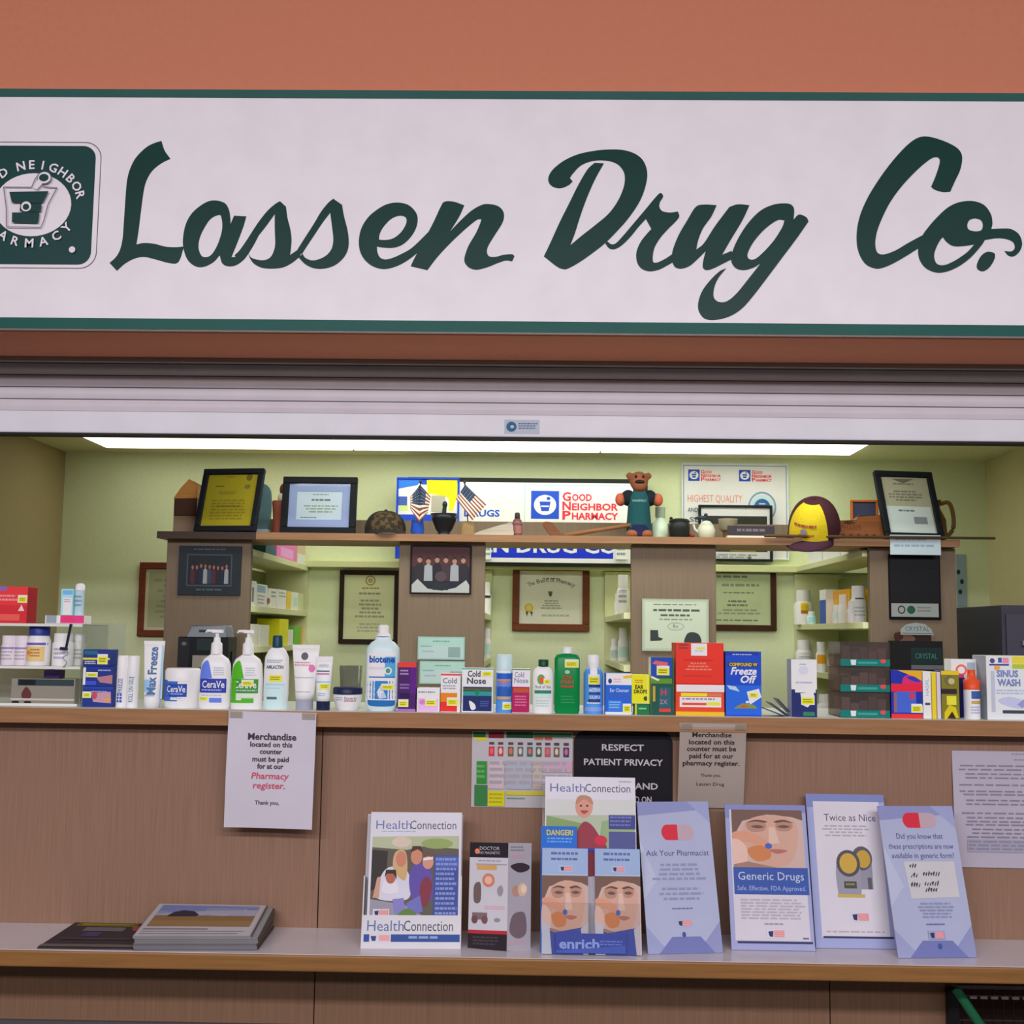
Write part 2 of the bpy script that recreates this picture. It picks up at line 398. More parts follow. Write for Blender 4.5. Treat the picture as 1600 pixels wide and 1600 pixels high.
# roll-up shutter
t = thing('rolling_shutter', 'partly raised grey slatted security shutter under the shop sign', 'shutter', (0, YSH, ZBAR))
sl = mt('#c2bcc2', .45, k=.72); zb = W(800, 648, YSH).z - ZBAR; n = 4; zt = ZHB - ZBAR
mb = MB(); mb.box(-4, 4, 0, .035, 0, zb, mt('#e4e4ec', .4)); mb.build('bottom_bar', t, bevel=.004)
mb = MB(); mb.box(-4, 4, -.004, .039, -.006, 0, mt('#262322', .6)); mb.build('rubber_seal', t)
hs = (W(800, 610, YSH).z - W(800, 629, YSH).z)
k = 0; z = zb
while z < zt-.002:
    z2 = min(z+hs, zt); mb = MB(); pr = []
    for q in range(7):
        a = q/6; pr.append((.012 - .006*math.sin(PI*a) , z+.0022 + (z2-z-.003)*a))
    mb.add([(-4, p[0], p[1]) for p in pr] + [(4, p[0], p[1]) for p in pr], [(i, i+7, i+8, i+1) for i in range(6)], sl, True)
    mb.box(-4, 4, .012, .02, z, z2, mt('#57515a', .5)); mb.build('slat', t); z = z2
p = (788, 656, 843, 678); X, w, h, zz = dims(p, YSH)
mb = MB(); mb.box(-w/2, w/2, -.001, 0, 0, h, mt('#b9c3d4', .4)); a = Art(mb, p, (-w/2, w/2, 0, h)); mb.y0 = -.001
a.run([('o', 799, 667, 8, 8, '#2a6a8a', 4), ('t', 'C', 799, 671, 8, '#1d4f8c', {'b': .03}), ('g', 810, 661, 840, 672, 3, '#5a6c92')])
mb.build('maker_label', t, loc=(X, 0, zz-ZBAR))
mb = MB(); mb.box(-4, 4, -.05, -.035, ZHB-ZBAR-.012, ZHB-ZBAR, mt('#8d8078', .5)); mb.build('head_guide', t)

# shop sign
KK[0] = .74
SY = 2.93
t = thing('shop_sign', 'long white shop sign with dark green script lettering and green border', 'sign', (0, SY, EYE))
def spx(px, py): v = W(px, py, SY); return (v.x, v.z-EYE)
zt_, zb_ = spx(800, 142.7)[1], spx(800, 519.5)[1]; bt = spx(800, 155)[1]; bb = spx(800, 502.5)[1]
mb = MB(); mb.box(-2.6, 2.6, 0, .02, zb_, zt_, mt('#d8d0dc', .35)); mb.build('board', t)
gb = mt('#2c5450', .4, spec=.12); mb = MB(); mb.box(-2.6, 2.6, -.003, 0, bt, zt_, gb); mb.build('border', t); mb = MB(); mb.box(-2.6, 2.6, -.003, 0, zb_, bb, mt('#1a4f48', .4, spec=.12)); mb.build('border', t)
LN = [0]
GR = mt('#11352f', .35, spec=.12)
def letter(org, sc, outer, holes=(), name='letter'):
    def cv(r): return [spx(org[0]+p.x/sc, org[1]+p.y/sc) for p in cr(r, 5)]
    LN[0] += 1; mb = MB(); mb.lay = .0006 + .00015*LN[0]; rings = [cv(outer)] + [cv(h) for h in holes]
    mb.poly(rings, GR)
    # the cut vinyl has a thin edge
    for r in rings:
        n = len(r); mb.add([(p[0], -mb.lay, p[1]) for p in r] + [(p[0], 0, p[1]) for p in r], [(i, (i+1) % n, n+(i+1) % n, n+i) for i in range(n)], GR)
    mb.build(name, t)
c = 1
Z1 = ((160, 210), 6.667); Z2 = ((360, 290), 7.273); Z3 = ((550, 300), 6.154); Z4 = ((840, 220), 6.667); Z5 = ((980, 290), 5.333); Z6 = ((1320, 200), 5.714)
letter(*Z1, [(615,68,c),(650,170),(710,255,c),(620,300),(530,370),(470,460),(435,570),(405,780),(378,1000),(355,1148,c),(430,1132),(540,1140),(660,1170),(770,1175),(850,1168,c),(835,1220),(810,1300),(770,1345),(680,1338),(560,1305),(440,1278),(340,1293),(240,1345),(152,1422,c),(75,1340,c),(140,1280),(185,1200),(212,1080),(225,900),(240,680),(255,500),(285,370),(345,250),(440,150),(520,100)])
letter(*Z1, [(1335,935,c),(1372,848,c),(1500,855,c),(1470,960),(1410,1120),(1345,1280,c),(1400,1270),(1470,1200),(1540,1100),(1600,985,c),(1640,1030,c),(1590,1130),(1530,1230),(1470,1310),(1390,1365),(1310,1375),(1250,1345),(1222,1260,c),(1160,1330),(1060,1380),(970,1375),(890,1310),(848,1200),(840,1090),(865,950),(920,840),(1000,760),(1100,700),(1190,690),(1280,720),(1320,790),(1333,870)],
       [[(1220,840),(1243,880),(1250,950),(1240,1030),(1200,1150),(1140,1250),(1080,1280),(1030,1260),(1002,1180),(1015,1080),(1060,980),(1130,880)]])
letter(*Z2, [(510,210),(565,178,c),(632,240,c),(650,370),(680,490),(695,600),(690,700),(678,790,c),(760,735,c),(800,800,c),(700,880),(600,930),(480,945),(360,935),(270,890),(225,830),(205,770,c),(240,820),(320,845),(400,845),(460,810),(495,740),(510,660),(505,500),(505,325,c),(400,470),(290,610),(200,745),(130,840),(80,880,c),(50,790,c),(110,730),(200,600),(310,430),(420,290)])
letter(*Z2, [(1110,200),(1170,150,c),(1270,220,c),(1290,340),(1330,500),(1345,620),(1335,730),(1280,830),(1180,910),(1060,945),(950,940),(860,900),(805,850),(775,812,c),(815,765,c),(850,820),(920,850),(1000,840),(1090,795),(1150,720),(1170,620),(1160,500),(1135,310,c),(1050,420),(950,570),(870,690),(800,800,c),(740,770,c),(780,700),(850,590),(940,450),(1030,300)])
letter(*Z3, [(440,103),(540,125),(610,190),(632,260),(615,350),(560,440),(480,510),(390,538),(300,535),(240,525,c),(245,580),(270,630),(320,650),(390,635),(470,600),(560,550),(640,480),(735,385,c),(740,430,c),(660,550),(600,610),(500,680),(400,725),(300,742),(200,715),(120,650),(75,560),(68,450),(95,340),(160,240),(250,165),(340,118)],
       [[(260,460,c),(330,462),(400,445),(470,390),(515,320),(525,265),(500,235),(440,232),(370,265),(300,340),(265,410)]])
letter(*Z3, [(890,95),(980,95),(1080,130,c),(1030,240),(940,385,c),(1040,280),(1150,180),(1250,125),(1320,118),(1400,135),(1450,180),(1462,240),(1440,310),(1370,420),(1310,520),(1298,580),(1320,620),(1380,625),(1460,605),(1540,600),(1562,620,c),(1540,668,c),(1480,660),(1400,685),(1300,725),(1200,748),(1130,730),(1085,680),(1085,620),(1120,520),(1190,400),(1230,310),(1245,262,c),(1200,270),(1110,340),(1000,440),(900,540),(810,640),(725,752,c),(565,715,c),(600,640),(690,470),(780,300),(850,150)])
letter(*Z4, [(365,425,c),(320,465),(240,495),(160,480),(115,430),(120,360),(180,280),(290,200),(430,140),(600,105),(760,92),(900,100),(1020,140),(1100,210),(1140,320),(1130,450),(1070,620),(960,790),(840,930),(700,1070),(560,1180),(430,1270),(320,1330),(270,1338),(200,1310),(65,1205,c),(130,1070),(230,850),(330,650),(430,450),(520,300),(592,232,c),(690,237,c),(600,400),(520,580),(450,770),(390,960),(340,1090,c),(460,990),(600,880),(740,760),(840,620),(900,470),(905,350),(860,270),(790,225),(680,205),(560,215),(450,260),(370,340),(335,390,c)])
letter(*Z4, [(1272,548),(1300,560),(1305,590),(1275,640),(1268,690),(1300,735),(1380,750),(1460,738,c),(1475,790),(1440,840),(1360,920),(1280,1010),(1220,1110),(1200,1200),(1205,1265),(1250,1268),(1330,1230),(1405,1180,c),(1420,1260,c),(1350,1300),(1260,1345),(1160,1360),(1080,1330),(1035,1260),(1030,1160),(1070,1060),(1130,980),(1185,920,c),(1128,815,c),(1050,900),(960,1010),(870,1095),(800,1130),(745,1120),(705,1070,c),(725,1050,c),(770,1080),(820,1065),(900,980),(1010,850),(1120,720),(1220,600)])
letter(*Z5, [(570,180),(640,160),(745,165,c),(700,260),(630,360),(590,460),(575,535,c),(640,480),(730,340),(850,180,c),(920,158),(1018,165,c),(960,290),(870,440),(790,578,c),(870,545,c),(880,610,c),(800,650),(720,690),(660,705),(630,680),(635,620),(655,545,c),(590,610),(520,670),(450,693),(400,680),(375,640,c),(370,590,c),(385,520),(430,410),(500,290)])
letter(*Z5, [(1390,205),(1385,285,c),(1430,243),(1490,265),(1510,300,c),(1420,430),(1300,590),(1180,750),(1050,920),(950,1030),(840,1095),(720,1120),(640,1105),(595,1040),(595,960),(630,870),(700,780),(770,715),(825,690,c),(760,770),(725,850),(720,930),(760,970),(830,965),(910,900),(1000,790),(1110,650,c),(1050,685),(970,705),(900,685),(865,620),(880,540),(930,430),(1010,310),(1110,210),(1220,160),(1320,150),(1370,165)],
       [[(1310,290,c),(1250,290),(1150,360),(1060,460),(1005,560),(1010,610),(1060,615),(1130,560),(1220,460),(1290,350)]])
letter(*Z6, [(720,78),(820,98),(930,140),(1010,190),(1045,260),(1030,370),(980,480),(940,570,c),(870,572),(800,550),(770,525,c),(810,430),(845,320),(840,270),(790,265),(720,310),(620,400),(500,530),(400,670),(330,810),(285,930),(270,1040),(290,1115),(350,1130),(450,1095),(560,1030),(690,960,c),(680,1060,c),(570,1130),(450,1200),(350,1245),(270,1255),(180,1210),(120,1100),(105,960),(130,800),(200,630),(310,450),(430,290),(550,160),(640,95)])
letter(*Z6, [(690,965),(750,880),(830,790),(920,710),(1020,665),(1140,655),(1240,690),(1300,770),(1315,850),(1305,905,c),(1400,900),(1480,905),(1550,950),(1580,1030),(1560,1100),(1510,1145),(1460,1140),(1425,1100,c),(1480,1105),(1515,1075),(1505,1025),(1450,995),(1360,985),(1250,1000,c),(1210,1060),(1120,1160),(1010,1240),(900,1285),(810,1290),(720,1250),(665,1170),(655,1070)],
       [[(1090,870),(1110,825),(1160,808),(1215,825),(1232,870),(1215,915),(1160,925),(1105,910)], [(875,975,c),(910,1020),(970,1055),(1060,1055),(1155,1040,c),(1090,1110),(990,1180),(890,1225),(820,1215),(795,1150),(810,1080),(845,1010)]])
letter(*Z6, [(1290,1108),(1335,1125),(1330,1180),(1285,1250),(1230,1280),(1185,1260),(1180,1215),(1210,1150),(1250,1115)], name='full_stop')
# emblem at the left end
c0 = spx(51, 320); u = (spx(151, 320)[0]-spx(-49, 320)[0])/200
def rr(cx, cz, hw, hh, r, n=8):
    out = []
    for qx, qz, a0 in ((1, 1, 0), (-1, 1, 90), (-1, -1, 180), (1, -1, 270)):
        for i in range(n+1):
            a = math.radians(a0+90*i/n); out.append((cx+qx*(hw-r)+r*math.cos(a), cz+qz*(hh-r)+r*math.sin(a)))
    return out
mb = MB(step=.00025); mb.lay = .0006; WH = mt('#d6cfda', .35); G2 = mt('#1b3d3b', .35, spec=.12); GL = mt('#6a6470', .5)
mb.poly([rr(c0[0], c0[1], 104*u, 101.5*u, 26*u), rr(c0[0], c0[1], 102.6*u, 100*u, 25*u)[::-1]], GL)
mb.poly(rr(c0[0], c0[1], 95*u, 95*u, 20*u), G2)
mb.oval(c0[0], c0[1], 60.5*u, 50.5*u, WH, 40)
def q(x, y): return (c0[0]+(x-370)/7.273*u, c0[1]-(y-800)/7.273*u)
for s_, rx, ry, dr in (('NEIGHBOR', 540, 455, 1), ('GOOD', 540, 455, 1), ('PHARMACY', 540, 455, -1)):
    n = len(s_); ts = {'NEIGHBOR': (-.29, 1.33), 'GOOD': (-1.37, -.68), 'PHARMACY': (-1.25, .92)}[s_]
    for i, ch in enumerate(s_):
        a = ts[0]+(ts[1]-ts[0])*i/(n-1)
        if dr > 0:
            px_, py_ = 370+rx*.94*math.sin(a), 800-ry*.92*math.cos(a); ang = -math.atan2(ry*math.sin(a), rx*math.cos(a))
        else:
            px_, py_ = 370+rx*1.04*math.sin(a), 800+ry*1.10*math.cos(a); ang = math.atan2(ry*math.sin(a), rx*math.cos(a))
        z0 = q(px_, py_); mb.text(ch, z0[0], z0[1], 13.5*u, WH, rot=ang, b=.02)
mb.oval(*q(855, 1325), 5*u, 5*u, WH)
def ring(pts, w, m):        # an outline
    P = [Vector(q(*p)) for p in pts]
    for a, b in zip(P, P[1:]):
        d = (b-a).normalized(); nn = Vector((-d.y, d.x))*w*u; mb.poly([a+nn, b+nn, b-nn, a-nn], m)
ring([(45,605),(360,605),(390,520),(440,440)], .7, GL); ring([(490,600),(650,610),(560,800),(520,1000),(490,1075),(105,1070),(90,850),(45,605)], .7, GL)
mb.poly([q(*p) for p in [(115,665),(560,655),(500,790),(150,790)]], G2); mb.poly([q(*p) for p in [(160,905),(470,905),(460,1025),(165,1020)]], G2)
mb.poly([q(*p) for p in [(250,800),(490,805),(485,895),(245,890)]], G2)
mb.oval(*q(315, 835), 8*u, 8*u, WH); mb.oval(*q(315, 840), 5*u, 5*u, G2)
mb.oval(*q(505, 500), 11*u, 10*u, GL); mb.oval(*q(505, 500), 10*u, 9*u, WH); mb.oval(*q(500, 500), 7.5*u, 6*u, G2); mb.poly([q(*p) for p in [(440,530),(490,570),(430,640),(385,610)]], WH)
mb.build('emblem', t)

# pharmacy ceiling lights: three strip fixtures end to end
KK[0] = .62
xa = W(165, 697, 5.0).x; xb = W(1330, 708, 5.0).x; g = (xb-xa)/3
fx = (xa, W(553, 700, 5.0).x, W(938, 704, 5.0).x, xb); nm = ('left end', 'middle', 'right end')
for i in range(3):
    t = thing('ceiling_light', 'white fluorescent strip light at the %s of the row on the pharmacy ceiling' % nm[i], 'light', ((fx[i]+fx[i+1])/2, 4.85, ZC), group='strip lights on the pharmacy ceiling')
    hw = (fx[i+1]-fx[i])/2
    mb = MB(); mb.box(-hw+.002, hw-.002, -.16, .16, -.004, 0, mt('#d8d8c8', .5)); mb.build('housing', t)
    mb = MB(); mb.box(-hw+.004, hw-.004, -.152, .152, -.011, -.004, glow('#fffff0', (2.2, 4.1, 3.8)[i])); mb.build('diffuser', t, bevel=.002)
# ================================================================== pharmacy shelving behind the counter
KK[0] = .62
colm = mt('#5c4f40', .5, kind='grain'); shm = mt('#b3b58f', .55); inm = mt('#7f8260', .6)
ZS0, ZS1 = W(800, 836, 4.05).z, W(800, 847, 4.05).z      # display shelf: top and underside
WORK = 1.22
def unit(pl, pr, face_px, side, label, levels, py):
    xl, xr = W(pl, py, YC).x, W(pr, py, YC).x; xf = W(face_px, 950, 5.17).x; s = 1 if side == 'R' else -1
    xb = xf - s*.20
    t = thing('shelving_unit', label, 'shelves', ((xl+xr)/2, YC, 0), group='laminate shelving units behind the counter'); ox = (xl+xr)/2
    mb = MB(); mb.box(xl-ox, xr-ox, 0, .03, 0, ZS1-.001, colm); mb.build('end_panel', t, bevel=.002)
    mb = MB(); a, b = sorted((xb-ox-s*.004, xb-ox+s*.012)); mb.box(a, b, .03, YB-YC-.002, 0, ZS1-.06, inm); mb.build('back_panel', t)
    mb = MB(); a, b = sorted((xb-ox, xf-ox)); mb.box(a, b, YB-YC-.022, YB-YC-.002, 0, ZR-.035, shm); mb.build('side_panel', t)
    for z in levels:
        mb = MB(); mb.box(a+.003, b, .031, YB-YC-.023, z-.022, z, shm); mb.build('shelf', t, bevel=.001)
    return xf, xb
zl1 = [W(478, 884, 5.17).z, W(478, 955, 5.17).z, W(478, 1007, 5.17).z]
zl4 = [W(1243, 886, 5.17).z, W(1243, 976, 5.17).z, W(1250, 1046, 5.17).z, W(1250, 1116, 5.17).z]
zl3 = [W(945, 964, 5.17).z, W(945, 1030, 5.17).z]
F1 = unit(257, 389, 479, 'R', 'shelving unit behind the leftmost wood end panel, pink box on top', zl1, 950)
F2 = unit(622, 757, 768, 'R', 'shelving unit behind the second wood end panel from left, bottles peeking out at its right', zl3, 950)
F3 = unit(986, 1119, 945, 'L', 'shelving unit behind the third wood end panel, greenish certificate on its front', zl3, 950)
F4 = unit(1360, 1495, 1243, 'L', 'shelving unit behind the rightmost wood end panel, white pill bottles on it', zl4, 950)
t = thing('work_counter', 'rear work counter hidden behind the products on the high top', 'counter', (0, 3.62, 0))
mb = MB(); mb.box(-1.4, 1.7, 0, .47, WORK-.035, WORK, mt('#b9b39c', .4)); mb.build('worktop', t, bevel=.003)
mb = MB(); mb.box(-1.38, 1.68, .03, .45, 0, WORK-.035, mt('#8b7b66', .5, kind='grain')); mb.build('cabinet', t)
# things on the shelves -------------------------------------------------------
def small_box(name, label, xf, s, px, z, d=.09, col='#dcdcc8', ops=(), group=None, cat='box'):
    # px: (x0,y0,x1,y1) seen; its face lies on the shelf opening
    xa, xb_ = xf - s*.012, None
    Ya, Yb = YX(px[0], px[3], xa), YX(px[2], px[3], xa); y0, y1 = sorted((Ya, Yb)); y1 = min(y1, 5.165); y0 = max(y0, 4.145)
    ym = (y0+y1)/2; h = W((px[0]+px[2])/2, px[1], ym).z - W((px[0]+px[2])/2, px[3], ym).z; L = (y1-y0)-.002
    mb = MB(); mb.box(-L/2, L/2, 0, d, 0, h, mt(col, .45)); Art(mb, px if s > 0 else px, (-L/2, L/2, 0, h)).run(ops)
    o = mb.build(name, loc=(xa, ym, z), rot=(0, 0, PI/2 if s > 0 else -PI/2), bevel=.001)
    return tag(o, label, cat, group)
xf, xb = F1
G1 = 'boxes on the left shelves'
small_box('medicine_box', 'dark teal box left of the pink box on the top left shelf', xf, 1, (415, 842, 431, 858), zl1[0], col='#1d4a5e', group=G1)
small_box('medicine_box', 'bright pink box on the top left shelf', xf, 1, (432, 841, 463, 868), zl1[0], col='#ff5fa0', ops=[('r', 438, 850, 458, 864, '#ff8cbc')], group=G1)
small_box('medicine_box', 'tan and white box right of the pink box', xf, 1, (464, 842, 478, 874), zl1[0], col='#b9a08c', ops=[('r', 465, 858, 478, 873, '#dcdcd4')], group=G1)
for px, col, lab, ops in (((391, 905, 400, 944), '#c4c9c0', 'white box with a dark stripe nearest the left end panel, middle shelf', [('r', 393, 915, 396, 938, '#5a6a70')]),
    ((400, 911, 417, 946), '#cdd2c4', 'white box with a blue top patch on the middle left shelf', [('r', 401, 913, 414, 924, '#7d9aa8'), ('g', 402, 928, 414, 944, 3, '#8a9488')]),
    ((419, 916, 432, 946), '#ccd0bc', 'white box with a brown spot on the middle left shelf', [('e', 419, 936, 2.4, 5, '#7a4a44'), ('g', 423, 920, 431, 932, 2, '#6d7a70')]),
    ((433, 918, 447, 948), '#d4d4c2', 'cream box with grey print in the middle of the middle left shelf', [('g', 435, 922, 446, 932, 2, '#8b8f80')]),
    ((448, 920, 454, 949), '#c9ab3a', 'thin yellow-edged box on the middle left shelf', []),
    ((455, 924, 466, 952), '#c6ccb6', 'pale green-white box right of the thin yellow one', [('r', 458, 932, 464, 946, '#a9c0b6')]),
    ((467, 926, 477, 953), '#b5b892', 'dull cream box at the far end of the middle left shelf', [])):
    small_box('medicine_box', lab, xf, 1, px, zl1[1], col=col, ops=ops, group=G1)
for px, col, lab in (((392, 968, 404, 1003), '#b7b8ac', 'grey carton on the lowest visible left shelf'), ((405, 971, 420, 1004), '#c3c8bb', 'white carton beside the grey one on the lowest visible left shelf'),
    ((436, 960, 450, 1001), '#d4c11c', 'tall yellow box on the lowest visible left shelf'), ((450, 978, 458, 1002), '#c8ccd8', 'thin white box between the yellow and green ones'),
    ((459, 975, 470, 1004), '#5aa02a', 'green box on the lowest visible left shelf'), ((470, 976, 477, 1004), '#d8902a', 'orange box at the far end of the lowest visible left shelf')):
    small_box('medicine_box', lab, xf, 1, px, zl1[2], col=col, group=G1)
def pill(label, xf, s, xc, yt, yb, hw, z, ops=(), col='#dfe6dc', cap='#e8eee6', inset=.05, group='white pill bottles on the right shelves', cy=None):
    Y = YX(xc, yb, xf - s*inset); r = hw*(Y/F); Y = min(max(Y, 4.16+r), 5.15-r); H = yb-yt
    return bottle('pill_bottle', label, 'bottle', xc, yb, Y-hw*Y/F, z, [(yb, hw), (yb-H*.58, hw), (yb-H*.68, hw*.72)], [(yb-H*.66, hw*.78), (yt, hw*.76)], 1.0, col, cap, ops, 2.0, group=group)
xf, xb = F4
pill('large white pill bottle with an orange patch, left end of middle right shelf', xf, -1, 1259, 920, 974, 15, zl4[1], [('r', 1252, 940, 1264, 952, '#d9a520'), ('r', 1252, 952, 1264, 957, '#a05a28')])
pill('small white bottle with teal label standing in front of the orange-patched one', xf, -1, 1270, 954, 974, 7, zl4[1], [('r', 1263, 961, 1277, 972, '#8fc3c4')], inset=.02)
small_box('medicine_box', 'narrow white box with a blue lower half on the middle right shelf', xf, -1, (1281, 920, 1291, 973), zl4[1], col='#d8dce2', ops=[('r', 1281, 936, 1291, 973, '#33539c')], group='boxes on the right shelves')
small_box('medicine_box', 'orange box behind the pill bottles on the middle right shelf', xf+.03, -1, (1294, 920, 1328, 972), zl4[1], col='#e39a18', ops=[('r', 1298, 922, 1326, 934, '#f0881c')], group='boxes on the right shelves')
pill('small white bottle in front of the orange box', xf, -1, 1308, 943, 972, 6, zl4[1], [('r', 1303, 955, 1313, 966, '#b7c8b8')], inset=.02)
pill('medium white pill bottle right of the orange box', xf, -1, 1321, 926, 971, 9, zl4[1], inset=.04)
pill('tall white pill bottle with a black band on the middle right shelf', xf, -1, 1345, 912, 970, 13, zl4[1], [('r', 1338, 929, 1352, 933, '#23282a'), ('g', 1336, 945, 1354, 962, 3, '#98a49c')], inset=.05)
pill('small white bottle at the right end of the middle right shelf', xf, -1, 1333, 936, 970, 7, zl4[1], inset=.02)
pill('white bottle half behind the navy nasal box, lower right shelf', xf, -1, 1259, 997, 1044, 13, zl4[2], [('g', 1250, 1016, 1268, 1034, 3, '#9aa69c')])
pill('white bottle with an orange band on the lower right shelf', xf, -1, 1285, 998, 1045, 8, zl4[2], [('r', 1278, 1018, 1292, 1032, '#e08a14')], inset=.03)
pill('short white bottle right of the orange-banded one', xf, -1, 1304, 1010, 1046, 8, zl4[2], inset=.04)
pill('white bottle on the bottom right shelf beside the acrylic trays', xf, -1, 1292, 1072, 1114, 12, zl4[3], [('g', 1283, 1088, 1301, 1108, 3, '#8f9c92')], inset=.03)
for i, (a, b, l) in enumerate(((1262, 1284, 'leftmost'), (1286, 1312, 'middle'), (1314, 1343, 'rightmost'))):
    small_box('medicine_box', '%s of the white boxes on top of the right shelves under the cap' % l, xf, -1, (a, 858, b, 884-(i*3)), zl4[0], col='#f2f6ee', group='white boxes on top of the right shelves')
xf, xb = F3
G3 = 'white bottles beside the third end panel'
pill('tall white bottle with a dark cap band beside the third end panel', xf, -1, 974, 896, 960, 10, zl3[0], [('r', 967, 911, 981, 914, '#39413e'), ('g', 967, 920, 981, 944, 3, '#8b8aa0')], group=G3)
pill('white bottle in front of the dark-banded tall one', xf, -1, 966, 928, 962, 6, zl3[0], inset=.03, group=G3)
pill('white bottle left on the lower shelf beside the third end panel', xf, -1, 961, 994, 1028, 7, zl3[1], [('r', 955, 1012, 967, 1024, '#9fb5b2')], inset=.03, group=G3)
pill('white bottle right on the lower shelf beside the third end panel', xf, -1, 975, 976, 1028, 9, zl3[1], [('r', 967, 1006, 983, 1022, '#a5c0bb')], inset=.06, group=G3)
xf, xb = F2
G2_ = 'white bottles beside the second end panel'
pill('white bottle with a dark clip beside the second end panel', xf, 1, 760, 910, 962, 7, zl3[0], [('r', 757, 931, 766, 935, '#22302c')], inset=.03, group=G2_)
pill('pale green-white bottle low beside the second end panel', xf, 1, 760, 984, 1030, 7, zl3[1], [('r', 755, 1008, 766, 1024, '#a9c9c0')], inset=.03, group=G2_)

# ================================================================== on the back wall
KK[0] = .55
INK = '#6a6e60'
# white poster with yellow note, left
frame('poster', 'blue and white poster with a large yellow note on the back wall', 'poster', (617, 746, 716, 873), YB-.136, 3, '#1b3aa8', paper='#c9d6dc', d=.012, glassy=False,
      ops=[('r', 617, 746, 716, 757, '#1c3f9a'), ('e', 640, 762, 18, 12, '#d8dfe8'), ('p', [(620, 748), (660, 746), (650, 758), (620, 764)], '#2a62b4'), ('r', 619, 776, 634, 790, '#3a4f92'), ('r', 622, 790, 636, 798, '#a8c070'), ('r', 620, 804, 712, 871, '#1d3fae'),
           ('s', [(664, 749, 1), (712, 749, 1), (713, 770), (706, 798, 1), (700, 797, 1), (699, 780), (690, 775), (666, 771, 1)], '#f6f016'), ('r', 672, 774, 694, 800, '#8f8d80'), ('g', 676, 752, 704, 756, 1, '#b9a81c')])
# lit sign box
SGN = (634, 747, 1012, 884); Y = YB-.12
X, w, h, zb = dims(SGN, Y); t = thing('light_box_sign', 'wide white box sign with black trim and a blue lettered band on the back wall', 'sign', (X, Y, zb))
mb = MB(); mb.box(-w/2, w/2, 0, .118, 0, h, mt('#171a18', .4)); mb.build('case', t, bevel=.003)
KK[0] = .5
mb = MB(y0=-.003); mb.box(-w/2+.015, w/2-.015, -.003, 0, .02, h-.02, mt('#c3d3cd', .18)); a = Art(mb, SGN, (-w/2, w/2, 0, h)); RED = '#c22a3c'; BLU = '#1d3f9e'
def gnp(x, y, s, w_=1.0):      # emblem square with the three small-capital lines; x,y top left, s = side
    r = [('r', x, y, x+s, y+s, BLU), ('e', x+s*.5, y+s*.5, s*.40, s*.36, '#d5e2e2'), ('p', [(x+s*.3, y+s*.38), (x+s*.7, y+s*.38), (x+s*.63, y+s*.72), (x+s*.37, y+s*.72)], BLU), ('r', x+s*.36, y+s*.52, x+s*.64, y+s*.57, '#d5e2e2'), ('e', x+s*.62, y+s*.27, s*.07, s*.06, BLU)]
    for i, tx in enumerate(('GOOD', 'NEIGHBOR', 'PHARMACY')):
        L = s*(.34+.16*len(tx)*1.0)*w_; yy = y+s*(.34+.33*i)
        r += [('t', tx[0], x+s*1.12, yy, s*.29, RED, {'al': 'L', 'b': .03, 'w': s*.3}), ('t', tx[1:], x+s*1.46, yy, s*.23, RED, {'al': 'L', 'b': .03, 'w': s*(.235*(len(tx)-1))*w_})]
    return r
a.run([('r', 818, 757, 1006, 842, '#8fa9ae'), ('r', 820, 759, 1006, 842, '#cfe0da'), ('t', 'DRUGS', 752, 808, 10, BLU, {'b': .03, 'w': 56})] + gnp(829, 767, 44) +
      [('r', 652, 838, 958, 872, '#1428a0'), ('t', 'LASSEN DRUG CO.', 827, 863, 19, '#e4ecec', {'b': .03, 'w': 290}), ('r', 640, 872, 1004, 879, '#dcebe6')])
mb.build('face', t)
KK[0] = .55
for nm_, xx in (('left', 757), ('right', 962)):
    mb = MB(); Y_ = YB-.14; X, w, h, zb = dims((xx, 848, xx+ (10 if nm_ == 'left' else 18), 874), Y_); mb.box(-w/2, w/2, 0, .015, 0, h, mt('#dfe8dc', .4)); Art(mb, (0, 0, 10, 10), (-w/2, w/2, 0, h)).run([('g', 1, 3, 9, 9, 2, '#5f7a78')])
    tag(mb.build('label_holder', loc=(X, Y_, zb)), 'small white tag hanging at the %s of the blue lettered band' % nm_, 'tag')
# enamel sign, right
frame('metal_sign', 'white metal sign with two pharmacy emblems and a blue seal on the back wall', 'sign', (1065, 723, 1234, 874), YB-.012, 2.2, '#c5d2c8', paper='#c8d6c8', d=.01, glassy=False,
      ops=[('r', 1068, 727, 1231, 728.5, '#6a86a0'), ('r', 1068, 727, 1069.5, 872, '#6a86a0'), ('r', 1229.5, 727, 1231, 872, '#6a86a0')] + gnp(1076, 734, 18, .85) + gnp(1156, 734, 18, .85) +
          [('t', 'HIGHEST QUALITY', 1118, 785, 11, '#c47a70', {'w': 86}), ('t', 'AND', 1083, 801, 7, '#3d5060', {'w': 16}), ('t', 'SERVICE', 1108, 816, 7, '#3d5060', {'w': 60}),
           ('o', 1192, 792, 22, 24, '#5d7d9c', 2.4), ('e', 1192, 792, 17.5, 19, '#9db8c4'), ('e', 1192, 793, 13, 14, '#2e5288'), ('g', 1184, 786, 1200, 798, 3, '#b9cdd4', 1)])
KK[0] = .6
frame('picture_frame', 'black framed picture with dark and yellow print standing on the wall ledge', 'picture', (1092, 789, 1208, 877), YB-.04, 4, '#1c2024', paper='#d2dcd0', d=.02, rot=(0, 0, 0),
      ops=[('r', 1098, 806, 1200, 862, '#2c2f2a'), ('p', [(1140, 858), (1180, 850), (1182, 861), (1142, 861)], '#b09a28'), ('g', 1105, 866, 1185, 873, 2, '#7d8a80'), ('p', [(1168, 875), (1172, 866), (1176, 875)], '#5e6a62')])
